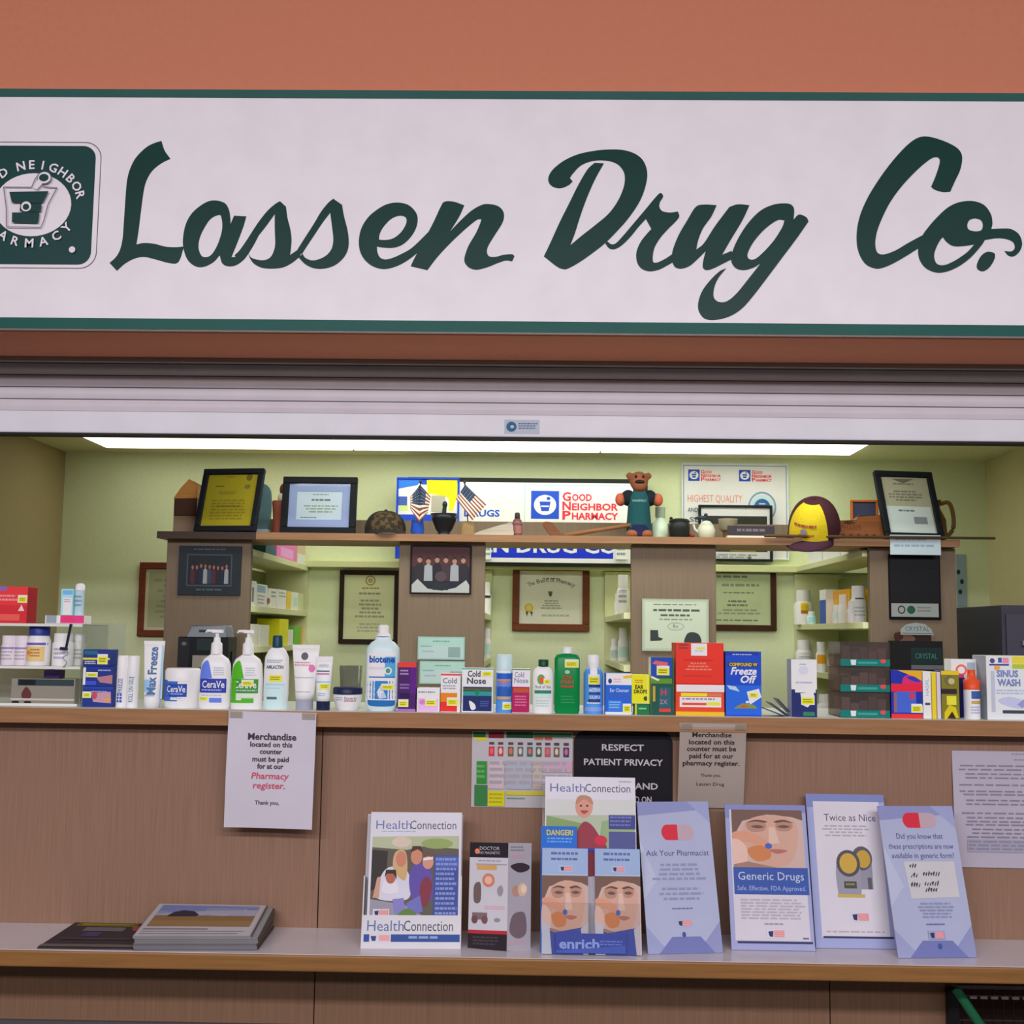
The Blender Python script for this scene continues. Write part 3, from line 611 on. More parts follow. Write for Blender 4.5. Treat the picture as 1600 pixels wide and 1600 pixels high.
frame('diploma', 'brown framed certificate partly hidden behind the leftmost end panel', 'certificate', (213, 879, 330, 995), YB-.022, 10, '#5a2c1e', paper='#8e9272', matw=5, matcol='#a9a488', fkind='wood', d=.02,
      ops=[('g', 236, 905, 318, 970, 8, '#7c806a', 1)])
frame('diploma', 'black framed tall certificate with a small crest on the back wall', 'certificate', (528, 891, 621, 1006), YB-.022, 7, '#251b16', paper='#b4b890', d=.02,
      ops=[('o', 576, 907, 8, 8, '#8a7440', 2), ('e', 576, 907, 4, 4, '#9a8c58'), ('g', 563, 918, 590, 922, 1, '#8a6a48', 1), ('g', 556, 926, 596, 932, 1, '#7d7f66', 1), ('g', 553, 937, 600, 968, 5, '#86896e', 1), ('g', 552, 974, 600, 990, 3, '#92967a', 1)])
frame('diploma', 'brown wood framed diploma with a gold seal in the middle of the back wall', 'certificate', (800, 881, 921, 986), YB-.026, 11, '#5c3420', paper='#c3cbb0', fkind='wood', d=.024,
      ops=[('g', 838, 903, 880, 906, 1, '#5d6254', 1)] + [('t', ch, 861+dx, 911+abs(dx)**2/150+ -2, 6.5, '#4b5046', {'rot': -dx*.011}) for ch, dx in zip('The Board of Pharmacy', [(-34+3.4*i) for i in range(21)])] +
          [('p', [(856, 924), (863, 924), (862, 930), (860, 933), (857, 930)], '#52584c'), ('g', 843, 938, 880, 953, 4, '#8a917c', 1), ('g', 846, 960, 890, 966, 1, '#9aa18c'), ('e', 826, 950, 7, 7, '#c9a43a'), ('e', 826, 950, 4, 4, '#dbb95a'), ('p', [(821, 956), (825, 956), (823, 964)], '#3a3a34'), ('p', [(828, 956), (832, 956), (831, 964)], '#3a3a34')])
frame('diploma', 'dark brown framed certificate half hidden by the third end panel', 'certificate', (1060, 886, 1214, 985), YB-.022, 9, '#3a2317', paper='#a9b48e', fkind='wood', d=.02,
      ops=[('g', 1108, 899, 1182, 906, 1, '#66735e', 1), ('g', 1120, 912, 1196, 920, 1, '#7f8a70', 1), ('g', 1128, 925, 1182, 929, 1, '#6f7a64', 1), ('g', 1130, 938, 1176, 950, 2, '#6a745e', 1), ('g', 1118, 952, 1196, 962, 2, '#86917a', 1), ('g', 1118, 968, 1196, 972, 1, '#5d685a')])
X, w, h, zb = dims((1497, 866, 1512, 986), YB-.004)
mb = MB(); mb.box(-w/2, w/2, 0, .003, 0, h, mt('#7d909c', .7)); Art(mb, (0, 0, 15, 120), (-w/2, w/2, 0, h)).run([('e', 3, 28, 3, 4, '#262e38'), ('e', 8, 43, 3, 4, '#262e38'), ('e', 5, 59, 3, 4, '#262e38'), ('r', 1, 88, 14, 90, '#4a5568'), ('e', 6, 108, 4, 5, '#5a3a58')])
tag(mb.build('paper_notice', loc=(X, YB-.004, zb)), 'narrow pale blue paper strip on the wall right of the rightmost end panel', 'notice')

# ================================================================== the high display shelf and what stands on it
KK[0] = .6
YS0 = 4.05
t = thing('display_shelf', 'long dark-edged wooden shelf running across the tops of the end panels', 'shelf', (0, YS0, ZS1))
xl, xr = W(245, 836, YS0).x, W(1500, 846, YS0).x; H = ZS0-ZS1
mb = MB(); mb.box(xl, xr, .012, .30, .001, H, mt('#7a5d40', .5, kind='wood')); mb.build('board', t)
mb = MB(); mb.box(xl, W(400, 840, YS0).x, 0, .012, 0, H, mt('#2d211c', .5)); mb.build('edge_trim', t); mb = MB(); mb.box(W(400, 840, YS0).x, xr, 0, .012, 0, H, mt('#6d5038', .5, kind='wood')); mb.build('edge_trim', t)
xa, xb = W(396, 820, 4.3).x, W(1262, 820, 4.3).x
mb = MB(); mb.box(xa, xb, .26, .275, H, H+W(800, 806, 4.31).z-W(800, 836, 4.31).z, mt('#6f6150', .55, kind='grain')); mb.build('back_rail', t)
YI = 4.12                                # most shelf items
def on_shelf(px, Y=YI): X, w, h, _ = dims(px, Y); return X, w, h
# wooden ornament, left end
X, w, h = on_shelf((270, 745, 306, 830), 4.16)
t = thing('wooden_ornament', 'brown wooden block ornament with an orange slanted top at the left shelf end', 'ornament', (X, 4.16, ZS0))
mb = MB(); mb.box(-w/2, w/2, 0, .06, 0, h*.33, mt('#7d6a5a', .5)); mb.build('base', t, bevel=.002)
mb = MB(); mb.box(-w/2, w/2, 0, .06, h*.33, h*.66, mt('#47302a', .4)); mb.build('block', t, bevel=.002)
mb = MB(); mb.prism([(-w/2, h*.66), (w/2, h*.66), (w/2, h*.92), (w*.12, h), (-w*.2, h*.86)], 0, .06, mt('#b07a44', .45, kind='wood')); mb.build('top', t, bevel=.002)
# yellow certificate
frame('framed_certificate', 'black framed yellow certificate leaning at the left end of the display shelf', 'certificate', (299, 724, 400, 830), 4.10, 9, '#15171d', paper='#8c801c', d=.02,
      rot=(math.radians(-17), 0, math.radians(-9)), loc=(W(351, 830, 4.09).x, 4.075, ZS0+.006),
      ops=[('e', 376, 738, 5, 6, '#5d541c'), ('e', 375, 754, 5, 4, '#6c6220'), ('g', 338, 736, 352, 740, 1, '#6c6220'), ('g', 322, 752, 338, 756, 1, '#554c18'), ('g', 322, 762, 364, 768, 2, '#6c6220', 1), ('g', 320, 776, 380, 812, 7, '#746a1e'), ('g', 326, 786, 372, 790, 1, '#5d541c', 1)])
# blue glass ornament
X, w, h = on_shelf((402, 752, 422, 832), 4.22)
t = thing('glass_ornament', 'pale blue glass ornament between the yellow certificate and the brown figurine', 'ornament', (X, 4.22, ZS0))
mb = MB(); mb.prism([(p.x, p.y) for p in cr([(-w*.5, h*.12), (-w*.5, h*.7), (-w*.25, h*.97), (w*.1, h), (w*.45, h*.85), (w*.5, h*.5), (w*.3, h*.12)], 5)], -.012, .012, clear('#8fb6c8', .3, .1, .55)); mb.build('glass', t, bevel=.003)
mb = MB(); mb.box(-w*.5, w*.45, -.02, .02, 0, h*.13, mt('#8a98a0', .3)); mb.build('foot', t, bevel=.003)
# brown figurine
X, w, h = on_shelf((421, 752, 452, 832), 4.12)
t = thing('figurine', 'reddish-brown figurine with a white collar left of the blue-matted certificate', 'figurine', (X, 4.12, ZS0))
mb = MB(); mb.lathe([(0, w*.26), (h*.4, w*.30), (h*.62, w*.36), (h*.66, w*.34)], mt('#6e3a2e', .45), .8, 20, cx=-w*.12, cy=.02); mb.build('body', t)
mb = MB(); mb.ell((w*.1, .02, h*.72), (w*.3, .02, h*.12), mt('#b8ad98', .6)); mb.build('collar', t)
mb = MB(); mb.ell((w*.08, .02, h*.88), (w*.19, .02, h*.12), mt('#5b2a26', .5)); mb.build('head', t)
mb = MB(); mb.box(w*.18, w*.48, 0, .03, 0, h*.42, mt('#16181a', .5)); mb.build('stand', t, bevel=.002)
frame('framed_certificate', 'black framed certificate with a blue mat standing on the display shelf', 'certificate', (438, 739, 555, 830), 4.10, 10.5, '#101216', paper='#7d8674', matw=13, matcol='#707c9c', d=.02,
      rot=(math.radians(-8), 0, 0), loc=(W(497, 832, 4.1).x, 4.085, ZS0+.001),
      ops=[('r', 449, 750, 545, 820, '#93a0aa'), ('g', 480, 766, 516, 769, 1, '#5a6258', 1), ('g', 474, 774, 524, 780, 1, '#4f584e', 1), ('g', 472, 784, 526, 798, 3, '#727c6c', 1), ('g', 468, 803, 494, 806, 1, '#5a6258')])
# caps
def cap(name, label, loc, rx, ry, rz, crown, front, brim, rot, logo=None, fspan=.95):
    t = thing(name, label, 'cap', loc, rot)
    mb = MB(); n = 28; k = 10; vs = []; fs1 = []; fs2 = []
    for j in range(k+1):
        a = PI/2*j/k
        for i in range(n):
            b = 2*PI*i/n; vs.append((rx*math.sin(a)**.8*math.cos(b), ry*math.sin(a)**.8*math.sin(b), rz*math.cos(a)))
    for j in range(k):
        for i in range(n):
            f = (j*n+i, (j+1)*n+i, (j+1)*n+(i+1) % n, j*n+(i+1) % n); b = 2*PI*(i+.5)/n
            d = abs((b-1.5*PI+PI) % (2*PI)-PI); (fs2 if (d < fspan and j > 1) else fs1).append(f)
    mb.add(vs, fs1, crown, True); mb.add(vs, fs2, front, True)
    if logo:
        mb.surf = lambda x, z: -ry*math.sqrt(max(0.0, 1-(x/rx)**2-min(.98, (z/rz)**2)**1.25)); mb.lay = .0025
        logo(mb)
    mb.build('crown', t)
    mb = MB(); vs = []; fs = []; m = 14
    for j in range(5):
        for i in range(m+1):
            b = PI + PI*i/m; e = j/4; x = rx*.98*math.cos(b)*(1+.02*e); y = ry*.95*math.sin(b)*(1+.75*e); vs.append((x, y, .004 - .016*(x/rx)**2*(e+.2) - .006*e)); 
    q = len(vs); vs += [(v[0], v[1], v[2]-.003) for v in vs]
    for j in range(4):
        for i in range(m):
            f = (j*(m+1)+i, j*(m+1)+i+1, (j+1)*(m+1)+i+1, (j+1)*(m+1)+i); fs += [f, tuple(reversed([g+q for g in f]))]
    e0 = 4*(m+1)
    fs += [(e0+i, e0+i+1, q+e0+i+1, q+e0+i) for i in range(m)]
    mb.add(vs, fs, brim, True); mb.build('brim', t)
    mb = MB(); mb.ell((0, 0, rz), (.006, .006, .004), crown); mb.build('button', t)
    return t
s_ = 4.1/F
cap('baseball_cap', 'black camouflage cap with a dark brim right of the blue-matted certificate', (W(602, 832, 4.16).x, 4.16, ZS0+.022), 33*s_, 36*s_, 31*s_, mt('#1f1d18', .8, kind='cloth'), mt('#352b1c', .8, kind='camo'), mt('#17181a', .8, kind='cloth'), (math.radians(6), 0, math.radians(12)))
def lg(mb):
    Art(mb, (0, 0, 80, 60), (-.05, .05, .01, .09)).run([('g', 6, 22, 74, 34, 1, '#7a3a2c'), ('e', 36, 40, 9, 7, '#6b6480'), ('g', 22, 46, 66, 56, 1, '#8a4a2a')])
cap('baseball_cap', 'maroon cap with a yellow front hanging over the shelf edge', (W(1272, 848, 4.12).x, 4.115, ZS0+.034), 40*s_, 43*s_, 54*s_, mt('#34181f', .85, kind='cloth'), mt('#a8941a', .8, kind='cloth'), mt('#2a1420', .85, kind='cloth'), (math.radians(30), math.radians(10), math.radians(-30)), lg, .98)
# flags, vase, mortar
def flag(label, quads, staff, cloc, foot=None):
    t = thing('flag', label, 'flag', cloc, group='small american flags on the display shelf')
    o = Vector(cloc); mb = MB(); R_, Wt, B_ = mt('#6d4038', .8, kind='cloth'), mt('#b9b0a4', .8, kind='cloth'), mt('#2b3448', .8, kind='cloth')
    for qi, (A, C, D, B, cant, Y0) in enumerate(quads):
        P = [W(p[0], p[1], Y0)-o for p in (A, C, D, B)]
        nu, nv = 12, 13; vs = []
        for j in range(nv+1):
            for i in range(nu+1):
                u, v = i/nu, j/nv; p = (P[0]*(1-u)+P[1]*u)*(1-v) + (P[3]*(1-u)+P[2]*u)*v
                vs.append((p.x, p.y + .006*math.sin(u*5+qi*2+v), p.z))
        for j in range(nv):
            for i in range(nu):
                m = B_ if (j < 7 and i < nu*cant) else (R_ if j % 2 == 0 else Wt)
                k = j*(nu+1)+i; mb.add([vs[k], vs[k+1], vs[k+nu+2], vs[k+nu+1]], [(0, 1, 2, 3)], m)
        for j in range(5):
            for i in range(4):
                u, v = (i+.7)/4.6*cant, (j+.7)/5.4*7/13; p = (P[0]*(1-u)+P[1]*u)*(1-v) + (P[3]*(1-u)+P[2]*u)*v; r = .0011
                y = p.y + .006*math.sin(u*5+qi*2+v) - .0008; mb.add([(p.x-r, y, p.z), (p.x, y, p.z-r), (p.x+r, y, p.z), (p.x, y, p.z+r)], [(0, 1, 2, 3)], mt('#a8acb4', .8))
    mb.build('cloth', t)
    mb = MB(); mb.tube([W(*staff[0])-o, W(*staff[1])-o], .0022, mt('#3a2c20', .5)); mb.ell(W(*staff[0])-o, (.005, .005, .006), mt('#2e2a22', .4)); mb.build('staff', t)
    if foot:
        mb = MB(); mb.lathe(foot[0], mt(foot[1], .4), 1, 16, 4.0); mb.build('foot', t)
YF = 4.08
bx = W(651, 832, YF+.03); 
flag('small american flag drooping over a blue vase on the display shelf', [((656, 757), (641, 777), (641, 795), (655, 817), .75, YF), ((656, 757), (673, 776), (668, 801), (655, 817), .55, YF)], ((657, 753, YF+.012), (653, 815, YF+.03)), (bx.x, YF+.03, ZS0+.045))
X, w, h = on_shelf((640, 806, 662, 832), YF+.01)
t = thing('vase', 'small blue vase under the drooping flag', 'vase', (X, YF+.035, ZS0)); mb = MB(); mb.lathe([(0, w*.4), (h*.3, w*.5), (h*.85, w*.42), (h, w*.46), (h, w*.3), (h*.7, w*.3)], mt('#20408e', .25), 1, 20); mb.build('body', t)
bx = W(731, 832, YF+.04); s_ = YF/F
flag('small american flag on a tan wooden foot, spread out beside the black mortar', [((727, 757), (760, 789), (738, 813), (712, 779), .5, YF)], ((726, 753, YF+.01), (731, 815, YF+.04)), (bx.x, YF+.04, ZS0), ([(0, 12*s_), (.03, 11*s_), (.045, 9*s_), (.052, 6*s_)], '#6d5836'))
X, w, h = on_shelf((670, 797, 714, 832), YF)
t = thing('mortar', 'black mortar and pestle between the two small flags', 'mortar', (X, YF+w/2, ZS0))
mb = MB(); mb.lathe([(0, w*.28), (h*.06, w*.28), (h*.14, w*.2), (h*.3, w*.3), (h*.7, w*.43), (h, w*.5), (h*.98, w*.46), (h*.6, w*.3)], mt('#15171a', .35), 1, 28); mb.build('bowl', t)
mb = MB(); mb.tube([(-.004, -.004, h*.6), (.002, -.006, h*1.38)], [.010, .007], mt('#1e2a24', .35), 12); mb.ell((.002, -.006, h*1.42), (.009, .009, .012), mt('#1e2a24', .35)); mb.build('pestle', t)
# driftwood, red-brown bottle, paddle
X, w, h = on_shelf((742, 813, 802, 834), 4.11)
mb = MB(); mb.prism([(p.x, p.y) for p in cr([(-w*.5, 0), (-w*.42, h*.3), (-w*.1, h*.6), (w*.25, h*.9), (w*.45, h), (w*.5, h*.5), (w*.42, 0)], 5)], -.03, .03, mt('#8c8478', .7, kind='wood'))
tag(mb.build('driftwood', loc=(X, 4.13, ZS0), bevel=.006), 'grey weathered piece of wood left of the small red-brown bottle', 'ornament')
s_ = 4.11/F
bottle('small_bottle', 'small red-brown bottle with a black stopper on the display shelf', 'bottle', 808, 832, 4.11, ZS0, [(832, 8), (812, 8.3), (806, 7), (803, 3.5)], [(804, 4.5), (796, 4), (794, 3)], 1.0, '#5e3a3c', '#1c1816', [('r', 801, 815, 815, 827, '#7a5450')], 2.0, rough=.15)
X, w, h = on_shelf((848, 810, 988, 834), 4.13)
t = thing('wooden_paddle', 'brown wooden paddle lying on the display shelf left of the bear', 'paddle', (X, 4.15, ZS0))
mb = MB(); mb.prism([(p.x, p.y) for p in cr([(-w*.5, h*.95), (-w*.40, h*.98), (-w*.33, h*.5), (-w*.24, h*.05, 1), (-w*.36, 0), (-w*.44, h*.35)], 6)], -.014, .014, mt('#5e3a26', .45, kind='wood')); mb.build('blade', t, bevel=.004)
mb = MB(); mb.tube([(-w*.27, 0, h*.14), (0, 0, h*.42), (w*.5, 0, h*.92)], [.009, .008, .007], mt('#6c4a30', .45, kind='wood'), 10); mb.build('handle', t)
# bear puppet
X, w, h = on_shelf((966, 726, 1036, 834), 4.10); pm = mt('#74442f', .9, kind='cloth'); s_ = 4.1/F
t = thing('plush_bear', 'brown plush bear in a dark teal shirt with open arms on the display shelf', 'plush toy', (X, 4.17, ZS0))
mb = MB()
mb.ell((0, 0, 93*s_), (15*s_, 14*s_, 16*s_), pm); mb.ell((0, -10*s_, 86*s_), (12*s_, 9*s_, 11*s_), pm); mb.ell((0, 0, 72*s_), (10*s_, 9*s_, 16*s_), pm); mb.ell((0, 0, 40*s_), (15*s_, 13*s_, 38*s_), pm)
for s in (-1, 1):
    mb.ell((s*15*s_, 2*s_, 102*s_), (6*s_, 4*s_, 6*s_), pm); mb.ell((s*20*s_, 0, 66*s_), (14*s_, 8*s_, 9*s_), pm); mb.ell((s*29*s_, -2*s_, 63*s_), (8*s_, 8*s_, 11*s_), pm); mb.ell((s*11*s_, -8*s_, 7*s_), (11*s_, 13*s_, 8*s_), pm)
body = mb.build('body', t, remesh=.0045)
mb = MB(); pk = mt('#9c4e38', .9, kind='cloth')
for s in (-1, 1): mb = MB(); mb.ell((s*31*s_, -4*s_, 63*s_), (7*s_, 7*s_, 10*s_), pk); mb.build('paw', body)
mb = MB(); mb.ell((0, -17*s_, 90*s_), (8*s_, 4*s_, 3.4*s_), mt('#1c1412', .3)); 
for s in (-1, 1): mb.ell((s*6*s_, -12.6*s_, 99*s_), (2*s_, 2*s_, 2.4*s_), mt('#140f0e', .2))
mb.build('face', body)
mb = MB(); sm_ = mt('#163f44', .85, kind='cloth'); sd = mt('#131a20', .85, kind='cloth')
mb.lathe([(6*s_, 19*s_), (20*s_, 20*s_), (50*s_, 17.5*s_), (66*s_, 19*s_), (76*s_, 13*s_)], sm_, .85, 24)
for s in (-1, 1): mb.ell((s*17*s_, 0, 66*s_), (12*s_, 11*s_, 13*s_), sd)
mb.surf = lambda x, z: -16.2*s_*math.sqrt(max(.05, 1-(x/(19*s_))**2)); mb.lay = .002
mb.text('PHARMACY', 0, 58*s_, 4*s_, mt('#7fa39c', .8), w=22*s_); mb.rect(-19*s_*.95, 19*s_*.95, 5*s_, 22*s_, mt('#171c3a', .85, kind='cloth'))
mb.build('shirt', t)
X, w, h = on_shelf((1018, 782, 1042, 834), 4.26); s2 = 4.2/F
t = thing('glass_jar', 'pale green jar behind the bear toy', 'jar', (X, 4.23, ZS0)); mb = MB(); mb.lathe([(0, w*.5), (h*.5, w*.5), (h*.62, w*.3), (h*.7, w*.28)], mt('#aebfa8', .2), 1, 20); mb.build('body', t)
mb = MB(); mb.lathe([(h*.7, w*.33), (h, w*.33)], mt('#8fa08c', .3), 1, 18); mb.build('stopper', t)
# kettle, boat, teapot, mug, name plate
X, w, h = on_shelf((1045, 799, 1082, 833), 4.10)
t = thing('iron_pot', 'small black lidded pot with a red knob beside the bear toy', 'pot', (X, 4.10+w*.45, ZS0)); bm = mt('#171a18', .45)
mb = MB(); mb.lathe([(0, w*.36), (h*.1, w*.42), (h*.5, w*.46), (h*.78, w*.44), (h*.8, w*.40)], bm, 1, 24); mb.build('body', t)
mb = MB(); mb.lathe([(h*.8, w*.46), (h*.9, w*.40), (h*.94, w*.2)], bm, 1, 24); mb.ell((-w*.35, 0, h*.94), (.006, .006, .006), bm); mb.build('lid', t)
mb = MB(); mb.ell((w*.52, -.01, h*.16), (.009, .009, .008), mt('#6b2620', .4)); mb.build('knob', t)
X, w, h = on_shelf((1090, 802, 1121, 833), 4.11)
t = thing('teapot', 'small white teapot with a dark bird on its lid right of the iron pot', 'teapot', (X, 4.11+w*.4, ZS0)); wm = mt('#9fa290', .35)
mb = MB(); mb.lathe([(0, w*.3), (h*.15, w*.42), (h*.45, w*.46), (h*.7, w*.36), (h*.74, w*.3)], wm, 1, 24); mb.build('body', t)
mb = MB(); mb.lathe([(h*.74, w*.33), (h*.9, w*.2), (h*.94, w*.06)], wm, 1, 20); mb.build('lid', t)
mb = MB(); mb.tube([(-w*.4, 0, h*.35), (-w*.6, 0, h*.5), (-w*.66, 0, h*.75)], [.006, .005, .004], wm); mb.build('spout', t)
mb = MB(); dk = mt('#2b3440', .5); mb.ell((-w*.2, 0, h*1.1), (w*.2, .008, h*.1), dk); mb.ell((-w*.02, 0, h*1.24), (w*.1, .007, h*.08), dk); mb.tube([(-w*.35, 0, h*1.1), (-w*.62, 0, h*1.06)], [.006, .002], dk); mb.tube([(-w*.15, 0, h*.92), (-w*.18, 0, h*1.05)], .003, dk); mb.build('bird', t)
X, w, h = on_shelf((1122, 800, 1153, 834), 4.2)
t = thing('mug', 'tan stoneware mug on a wooden stand behind the name plate', 'mug', (X, 4.2, ZS0))
mb = MB(); mb.lathe([(h*.46, w*.36), (h*.52, w*.44), (h*.95, w*.48), (h, w*.49), (h*.97, w*.44), (h*.6, w*.4)], mt('#7d7762', .5), 1, 24); mb.build('cup', t)
mb = MB(); mb.lathe([(0, w*.3), (h*.1, w*.26), (h*.4, w*.26), (h*.46, w*.34)], mt('#5c4a30', .5, kind='wood'), 1, 18); mb.build('stand', t)
X, w, h = on_shelf((1136, 819, 1212, 839), 4.08)
t = thing('name_plate', 'black desk name plate on a pale strip in front of the mug', 'name plate', (X, 4.075, ZS0))
mb = MB(); mb.box(-w/2, w/2, 0, .03, 0, h*.2, mt('#a9a290', .4)); mb.build('base', t, bevel=.001)
mb = MB(); mb.box(-w/2+.003, w/2-.003, .006, .02, h*.2, h, mt('#2c272c', .3)); mb.y0 = .006; Art(mb, (0, 0, 76, 16), (-w/2, w/2, h*.2, h)).run([('g', 10, 5, 66, 13, 1, '#5a5258', 1)]); mb.build('plate', t, bevel=.001)
# wooden word block, small orange frame, right frame with paper, jug, rod
X, w, h = on_shelf((1308, 806, 1384, 846), 4.13)
t = thing('wooden_block', 'carved brown wooden block behind the yellow cap', 'ornament', (X, 4.13, ZS0-.004+.004)); bw = mt('#6a3f22', .5, kind='wood')
mb = MB(); mb.prism([(-w/2, 0), (w/2, 0), (w/2, h), (-w*.05, h*.97), (-w*.1, h*.8), (-w/2, h*.78)], 0, .05, bw); a = Art(mb, (0, 0, 76, 40), (-w/2, w/2, 0, h))
a.run([('t', 'PHARM', 22, 24, 9, '#4a2a16', {'w': 30}), ('e', 10, 33, 3.6, 3.6, '#38200f'), ('e', 22, 33, 3.6, 3.6, '#38200f'), ('e', 34, 33, 3.6, 3.6, '#38200f'), ('e', 46, 33, 3.6, 3.6, '#38200f'), ('e', 58, 33, 3.6, 3.6, '#38200f'), ('p', [(8, 12), (18, 8), (30, 12), (18, 15)], '#3c2415')]); mb.build('block', t, bevel=.002)
frame('picture_frame', 'small orange-edged dark blue frame behind the carved wooden block', 'picture', (1331, 768, 1374, 835), 4.215, 3.5, '#a55a24', paper='#34384e', d=.015, loc=(W(1352, 835, 4.215).x, 4.215, ZS0), glassy=False)
frame('framed_certificate', 'tall black frame with a faded grey certificate leaning at the right end of the shelf', 'certificate', (1376, 732, 1474, 848), 4.10, 9.5, '#13151a', paper='#8a8974', d=.02,
      rot=(math.radians(-19), 0, math.radians(9)), loc=(W(1431, 850, 4.09).x, 4.085, ZS0+.008),
      ops=[('g', 1400, 752, 1446, 756, 1, '#5a5a48', 1), ('p', [(1404, 744), (1442, 744), (1423, 752)], '#565645'), ('g', 1394, 765, 1452, 785, 4, '#626150', 1), ('r', 1386, 792, 1462, 838, '#a3adaa'), ('g', 1400, 798, 1440, 804, 1, '#5a6468', 1), ('r', 1430, 810, 1452, 822, '#69727a')])
X, w, h, zb = dims((1391, 836, 1470, 867), 4.045)
mb = MB(y0=0); mb.box(-w/2, w/2, 0, .002, 0, h, mt('#8a979c', .6)); Art(mb, (0, 0, 80, 31), (-w/2, w/2, 0, h)).run([('g', 8, 5, 60, 12, 1, '#6a7a84'), ('g', 6, 15, 70, 22, 1, '#6a7a84')])
tag(mb.build('paper_notice', loc=(X, 4.043, zb)), 'pale blue-grey paper hanging over the shelf edge below the tall black frame', 'notice')
X, w, h = on_shelf((1462, 780, 1494, 848), 4.18); jm = mt('#5e4526', .4)
t = thing('jug', 'brown ceramic jug with a curved handle at the right end of the shelf', 'jug', (X-.03, 4.22, ZS0))
mb = MB(); mb.lathe([(0, w*.55), (h*.2, w*.66), (h*.55, w*.62), (h*.82, w*.34), (h*.95, w*.34), (h, w*.42)], jm, 1, 24); mb.build('body', t)
mb = MB(); mb.tube([(p.x, 0, p.y) for p in cr([(w*.34, h*.92), (w*.8, h*.95), (w*1.0, h*.68), (w*.98, h*.36), (w*.66, h*.15)], 6, False)], .0075, jm, 10); mb.build('handle', t)
xa = W(1195, 853, 4.03); xb = W(1556, 853, 4.03)
mb = MB(); mb.tube([(-(xb.x-xa.x)/2, 0, 0), ((xb.x-xa.x)/2, 0, 0)], [.0055, .0045], mt('#4a3a28', .5, kind='wood'), 10)
tag(mb.build('wooden_rod', loc=((xa.x+xb.x)/2, 4.035, ZS0+.0058)), 'thin dark rod lying along the right front edge of the display shelf', 'rod')

# ================================================================== hung on the end panels
KK[0] = 1.0
def flatpiece(name, label, cat, px, Y, col, ops=(), d=.006, bevel=.001, group=None, rough=.4, rot=(0, 0, 0)):
    X, w, h, zb = dims(px, Y); mb = MB(); mb.box(-w/2, w/2, 0, d, 0, h, mt(col, .65, spec=.08)); Art(mb, px, (-w/2, w/2, 0, h)).run(ops)
    return tag(mb.build(name, loc=(X, Y, zb), rot=rot, bevel=bevel), label, cat, group)
YE = YC-.008
def people(x0, y0, x1, y1, n, cols, skin='#8a6355'):
    r = random.Random(n*3+int(x0)); o = []
    for i in range(n):
        x = x0+(x1-x0)*(i+.5)/n; hh = (y1-y0); w_ = (x1-x0)/n*.5; c1 = cols[i % len(cols)]; top = y0+hh*r.uniform(0, .12)
        o += [('p', [(x-w_, y1), (x-w_*.9, top+hh*.34), (x, top+hh*.24), (x+w_*.9, top+hh*.34), (x+w_, y1)], c1), ('e', x, top+hh*.15, w_*.55, hh*.12, skin), ('p', [(x-w_*.55, top+hh*.13), (x-w_*.3, top), (x+w_*.3, top), (x+w_*.55, top+hh*.13), (x, top+hh*.07)], '#2b201c')]
    return o
flatpiece('group_photo', 'dark matted group photo on the leftmost end panel', 'photo', (277, 853, 375, 930), YE, '#1c2329', [('r', 277, 853, 375, 930, '#20282f'), ('g', 300, 857, 352, 862, 1, '#46525a', 1), ('r', 290, 866, 361, 916, '#3d4a52'), ('r', 292, 868, 359, 914, '#1d2126')] +
          people(296, 878, 356, 912, 9, ['#4a2430', '#24222a', '#1c2638', '#8a8d90', '#303c54'], '#8c5a54') + [('g', 296, 920, 356, 926, 1, '#46525a', 1)])
flatpiece('group_photo', 'dark group photo with people in white on the second end panel', 'photo', (640, 852, 736, 928), YE, '#241d20', [('r', 643, 855, 733, 886, '#4a2a2c'), ('r', 643, 886, 733, 926, '#20222a')] + people(648, 866, 730, 908, 6, ['#2a2429', '#8f949a', '#231f26', '#3a2c30', '#8d9096', '#26242b'], '#a07a68') +
          [('p', [(643, 926), (643, 914), (652, 905), (668, 920), (690, 923), (712, 918), (728, 906), (733, 914), (733, 926)], '#a2a6a4'), ('e', 688, 901, 9, 8, '#4a3c42'), ('r', 676, 910, 700, 922, '#23262c')])
cert_ops = [('o', 0, 0, 1, 1, '#8b9a86', .2)]
flatpiece('certificate', 'pale green laminated certificate with ink drawings on the third end panel', 'certificate', (1003, 936, 1108, 1018), YE, '#98a48c', [('r', 1005, 938, 1106, 1016, '#a9b59e'), ('r', 1008, 941, 1103, 1013, '#b5c0aa'), ('g', 1020, 944, 1092, 947, 1, '#6d786a', 1), ('g', 1018, 952, 1096, 959, 1, '#4c564a', 1), ('g', 1024, 960, 1086, 966, 1, '#4c564a', 1), ('g', 1022, 967, 1090, 971, 1, '#7a877a', 1), ('o', 1056, 979, 13, 6, '#7a857a', .8), ('t', 'Rx', 1056, 981, 5, '#5a6a62'),
          ('p', [(1016, 985), (1028, 985), (1029, 996), (1036, 998), (1033, 1001), (1016, 1002)], '#2f3836'), ('s', [(1070, 1006), (1074, 990), (1086, 988), (1094, 994), (1094, 1006)], '#2f3836')])
